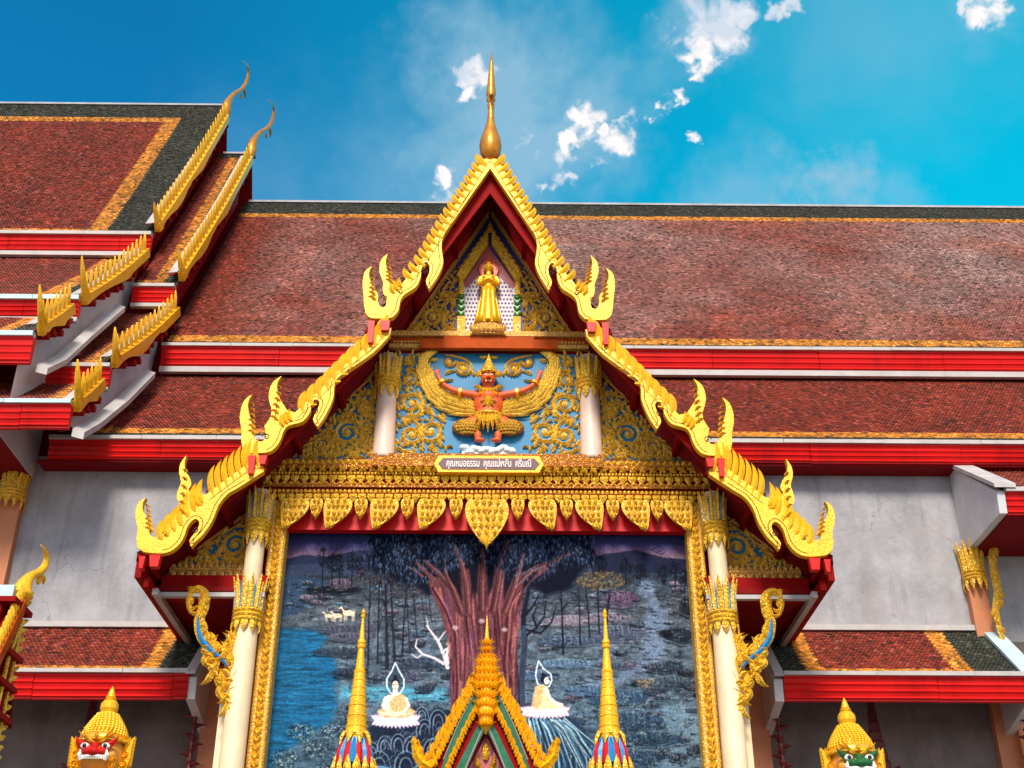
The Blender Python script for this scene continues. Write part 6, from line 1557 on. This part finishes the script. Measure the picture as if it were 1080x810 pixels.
# ------------------------------------------------------------------ guardian statues
def guardian(px_, ytop, face, lab):
    x, zt = fp_(px_, ytop); k = 1 / 95.; zz = lambda y: fp_(px_, y + (ytop - 724))[1]; y = YF
    t_ = root('guardian_statue', lab, 'statue', (x, YF, 0), 'crowned demon guardians')
    zc = zz(790)
    # body: head, neck, shoulders, chest, belly, legs in one surface
    m_ = MB(); m_.ell((x, y, zz(796)), (.255, .25, .30), 20, 14); m_.ell((x, y - .16, zz(803)), (.17, .14, .13)); m_.ell((x, y - .25, zz(798)), (.075, .08, .06)); m_.ell((x, y - .20, zz(782)), (.2, .08, .06))
    for s in (1, -1): m_.ell((x + s * .13, y - .17, zz(800)), (.09, .08, .08)); m_.ell((x + s * .045, y - .27, zz(798.5)), (.03, .035, .03))
    zb = zz(796); m_.tube([(x, y, zb - .2), (x, y, zb - .5)], [.14, .16], 12); m_.ell((x, y, zb - .78), (.48, .28, .28), 18, 12); m_.ell((x, y, zb - 1.15), (.36, .27, .4)); m_.ell((x, y, zb - 1.6), (.38, .28, .3))
    for s in (1, -1):
        m_.tube([(x + s * .45, y, zb - .68), (x + s * .56, y - .03, zb - 1.1), (x + s * .5, y - .12, zb - 1.4)], [.15, .12, .10], 12); m_.tube([(x + s * .5, y - .12, zb - 1.4), (x + s * .3, y - .3, zb - 1.55), (x + s * .08, y - .4, zb - 1.6)], [.10, .085, .07], 12)
        m_.ell((x + s * .06, y - .42, zb - 1.62), (.09, .08, .08))
        for f in range(4): m_.tube([(x + s * .1, y - .46, zb - 1.56 - f * .045), (x + s * .02, y - .50, zb - 1.56 - f * .045), (x - s * .04, y - .46, zb - 1.57 - f * .045)], [.024, .024, .018], 6)
        m_.tube([(x + s * .2, y, zb - 1.75), (x + s * .3, y - .05, zb - 2.4), (x + s * .27, y, zb - 3.1)], [.2, .16, .12], 12); m_.ell((x + s * .3, y - .12, zb - 3.15), (.13, .25, .08))
    part('body', m_, mat('gold_face', (.80, .36, .05), .35, .15, .2, 9), t_, remesh=.022)
    fc = MB()      # coloured mask: eye bands and nose
    for s in (1, -1):
        fc.leaf((x + s * .02, zz(797)), radians(90 - s * 78), .27, s * .9, .12, FR(y - .255), .03, n=6)
        fc.ell((x + s * .075, y - .29, zz(799)), (.06, .05, .045), 12, 8)
    fc.ell((x, y - .30, zz(799.5)), (.07, .07, .05), 12, 8); fc.ell((x, y - .27, zz(795)), (.045, .06, .07), 12, 8); part('mask_paint', fc, face, t_)
    ey = MB()
    for s in (1, -1): ey.ell((x + s * .115, y - .27, zz(793)), (.05, .035, .036), 14, 10)
    e_ = part('eyes', ey, EYEW, t_, smooth=True); ey = MB()
    for s in (1, -1): ey.ell((x + s * .112, y - .302, zz(793)), (.022, .012, .024), 12, 8)
    part('pupils', ey, BLACK, e_)
    mo = MB(); mo.tube([(x - .14, y - .26, zz(803)), (x - .07, y - .30, zz(804.5)), (x, y - .31, zz(804)), (x + .07, y - .30, zz(804.5)), (x + .14, y - .26, zz(803))], [.02, .024, .02, .024, .02], 8)
    for i in range(8): mo.box(x - .105 + i * .027, x - .085 + i * .027, y - .315, y - .28, zz(807), zz(805))
    for s in (1, -1): mo.tube([(x + s * .13, y - .29, zz(807.5)), (x + s * .15, y - .31, zz(803)), (x + s * .14, y - .31, zz(797.5))], [.026, .024, .006], 8)
    part('teeth', mo, EYEW, t_)
    br = MB()
    for s in (1, -1): br.leaf((x + s * .015, zz(790)), radians(90 - s * 62), .24, s * .9, .055, FR(y - .265), .04, n=7); br.leaf((x + s * .03, zz(787)), radians(90 - s * 75), .22, s * .6, .04, FR(y - .25), .03, n=6)
    for s in (1, -1):
        for j in range(3): br.spiral((x + s * (.19 + .0 * j), zz(804 + j * 7)), .05, 1.3, radians(90), s, .022, FR(y - .20), .025, 0, False)
    part('brows', br, GOLDS, t_)
    # crown
    c = MB(); cy = lambda v: zz(v)
    c.lathe([(.27, cy(785)), (.285, cy(783)), (.28, cy(781.5)), (.25, cy(780.5)), (.26, cy(779)), (.235, cy(777)), (.21, cy(770)), (.165, cy(762)), (.12, cy(755)), (.095, cy(753)), (.085, cy(752)), (.10, cy(748)), (.098, cy(743)), (.07, cy(739.5)), (.05, cy(738.5)), (.065, cy(737.6)), (.05, cy(736.4)), (.058, cy(735.5)), (.045, cy(734.4)), (.042, cy(733)), (.025, cy(728)), (.003, cy(724))], (x, y, 0), 28)
    for j in range(9):
        v = 777 - j * 2.75; rr = np.interp(v, [753, 762, 770, 777], [.10, .165, .215, .242]); n_ = int(2 * pi * rr / .042)
        for q in range(n_): a = 2 * pi * (q + .5 * (j % 2)) / n_; c.ell((x + rr * cos(a), y + rr * sin(a), cy(v)), (.021, .021, .021), 6, 4)
    cr = part('crown', c, GOLDS, t_)
    c = MB(); c.lathe([(.274, cy(786.5)), (.30, cy(785.5)), (.30, cy(784.3)), (.274, cy(783.8))], (x, y, 0), 28); c.leaf((x, cy(785)), radians(90), .09, 0, .06, FR(y - .29), .03); part('crown_band', c, GOLDR, cr)
    for s in (1, -1):
        e = MB(); mp = lambda u, z, d: (x + s * u, y - .02 - d, z)
        X_ = lambda a, b: (a / 95. , zz(b))
        e.prism([X_(20, 812), X_(19, 792), X_(24, 786), X_(33.5, 777.5), X_(31, 790), X_(31.5, 800), X_(28, 815)], mp, -.03, .03)
        for j, (a, b) in enumerate(((25.5, 806), (25.5, 796))): e.spiral(X_(a, b), .05, 1.5, radians(90), 1, .024, mp, .03, .03, False)
        for j in range(8): t = j / 8; e.leaf(X_(30 + 1 * t, 810 - 30 * t), radians(40), .07, 1.2, .05, mp, .03, .0, both=True)
        e.leaf(X_(24, 790), radians(60), .14, .3, .06, mp, .03, .03)
        part('ear_guard', e, GOLDS, t_)
    p_ = MB(); p_.lathe([(.75, 0), (.75, .3), (.62, .35), (.62, 1.6), (.7, 1.65), (.7, zb - 3.22)], (x, y, 0), 4, 1, False); part('plinth', p_, PAVE, t_)
    return t_


guardian(119, 724, FACER, 'gold crowned demon statue with red painted face and white fangs, under the left verandah roof')
guardian(890, 736, FACEG, 'gold crowned demon statue with green painted face, under the right verandah roof')

# ------------------------------------------------------------------ gatehouse at the left edge
XH = -4.7
gh = root('gatehouse', 'red gatehouse gable with gold horned finial cut by the left edge', 'gatehouse', (XH, 12, 0))
mp = SD(XH)
def hx(a, b): return atX(a, b, XH)
m_ = chofa_side(XH, [(19, 635), (22, 628), (25, 618), (32, 608), (41, 604), (47, 597), (49, 588), (47, 580), (43, 575)], [.03, .12, .08, .045, .045, .038, .028, .018, .006], gh)
y_, z_ = hx(42, 606); m_.ell((XH, y_, z_ - .06), (.03, .03, .05), 8, 6); m_.leaf((y_, z_), radians(10), .16, -1.2, .08, mp, .03, both=True); part('roof_finial', m_, GOLD, gh, smooth=True)
a_, b_ = hx(18, 632), hx(-30, 735)
m_ = MB(); nrm_ = (0.0, .09)
m_.prism([(a_[0], a_[1] + .03), (a_[0], a_[1] - .16), (b_[0], b_[1] - .1), (b_[0], b_[1] + .12)], mp, 0, .1); part('bargeboard', m_, ORNB, gh)
m_ = MB()
for i in range(16): t = (i + .5) / 16; m_.leaf((a_[0] + (b_[0] - a_[0]) * t, a_[1] + (b_[1] - a_[1]) * t), radians(120), .2, -.5, .08, lambda a, b, d: mp(a, b, d + .05), .03, both=True)
part('flame_fins', m_, GOLD, gh)
xr0, xr1 = XH - 4, XH - .02
m_ = MB(); m_.add([(xr0, a_[0], a_[1]), (xr1, a_[0], a_[1]), (xr1, b_[0], b_[1] + .05), (xr0, b_[0], b_[1] + .05), (xr0, 2 * a_[0] - b_[0], b_[1]), (xr1, 2 * a_[0] - b_[0], b_[1])], [(0, 1, 2, 3), (0, 1, 5, 4)]); part('roof', m_, REDD, gh)
m_ = MB(); m_.box(xr0, xr1, a_[0] - .08, a_[0] + .08, a_[1] - .05, a_[1] + .12); part('ridge_cap', m_, TRIMB, gh)
# gable wall: stepped red frame with gold edged corner
yc = hx(18, 640)[0]; zc_ = hx(18, 640)[1]
m_ = MB(); m_.box(XH - .35, XH - .05, yc - .25, yc + .35, 0, zc_ - .05); m_.box(XH - .4, XH + .02, yc + .05, yc + .12, 3.5, zc_ - .02); part('wall', m_, REDB, gh)
for v in (642, 700, 737, 773): z_ = hx(18, v)[1]; m_ = MB(); m_.box(XH - .36, XH + .09, yc - .3, yc + .2, z_ - .03, z_ + .02); part('ledge', m_, REDB, gh)
m_ = MB()
for i in range(22): z_ = 3.9 + i * .095; m_.leaf((yc + .15, z_), radians(60), .13, -1.0, .06, lambda a, b, d: (XH + .03 + d, a, b), .03, both=True)
m_.tube([(XH + .03, yc + .12, 3.4), (XH + .03, yc + .12, zc_ - .1)], [.02, .02], 6); m_.tube([(XH + .04, yc - .15, 3.4), (XH + .04, yc - .05, zc_ - .5), (XH + .04, yc + .1, zc_ - .1)], [.022, .022, .022], 6); part('naga_trim', m_, GOLDR, gh)
print('objects', len(bpy.data.objects))
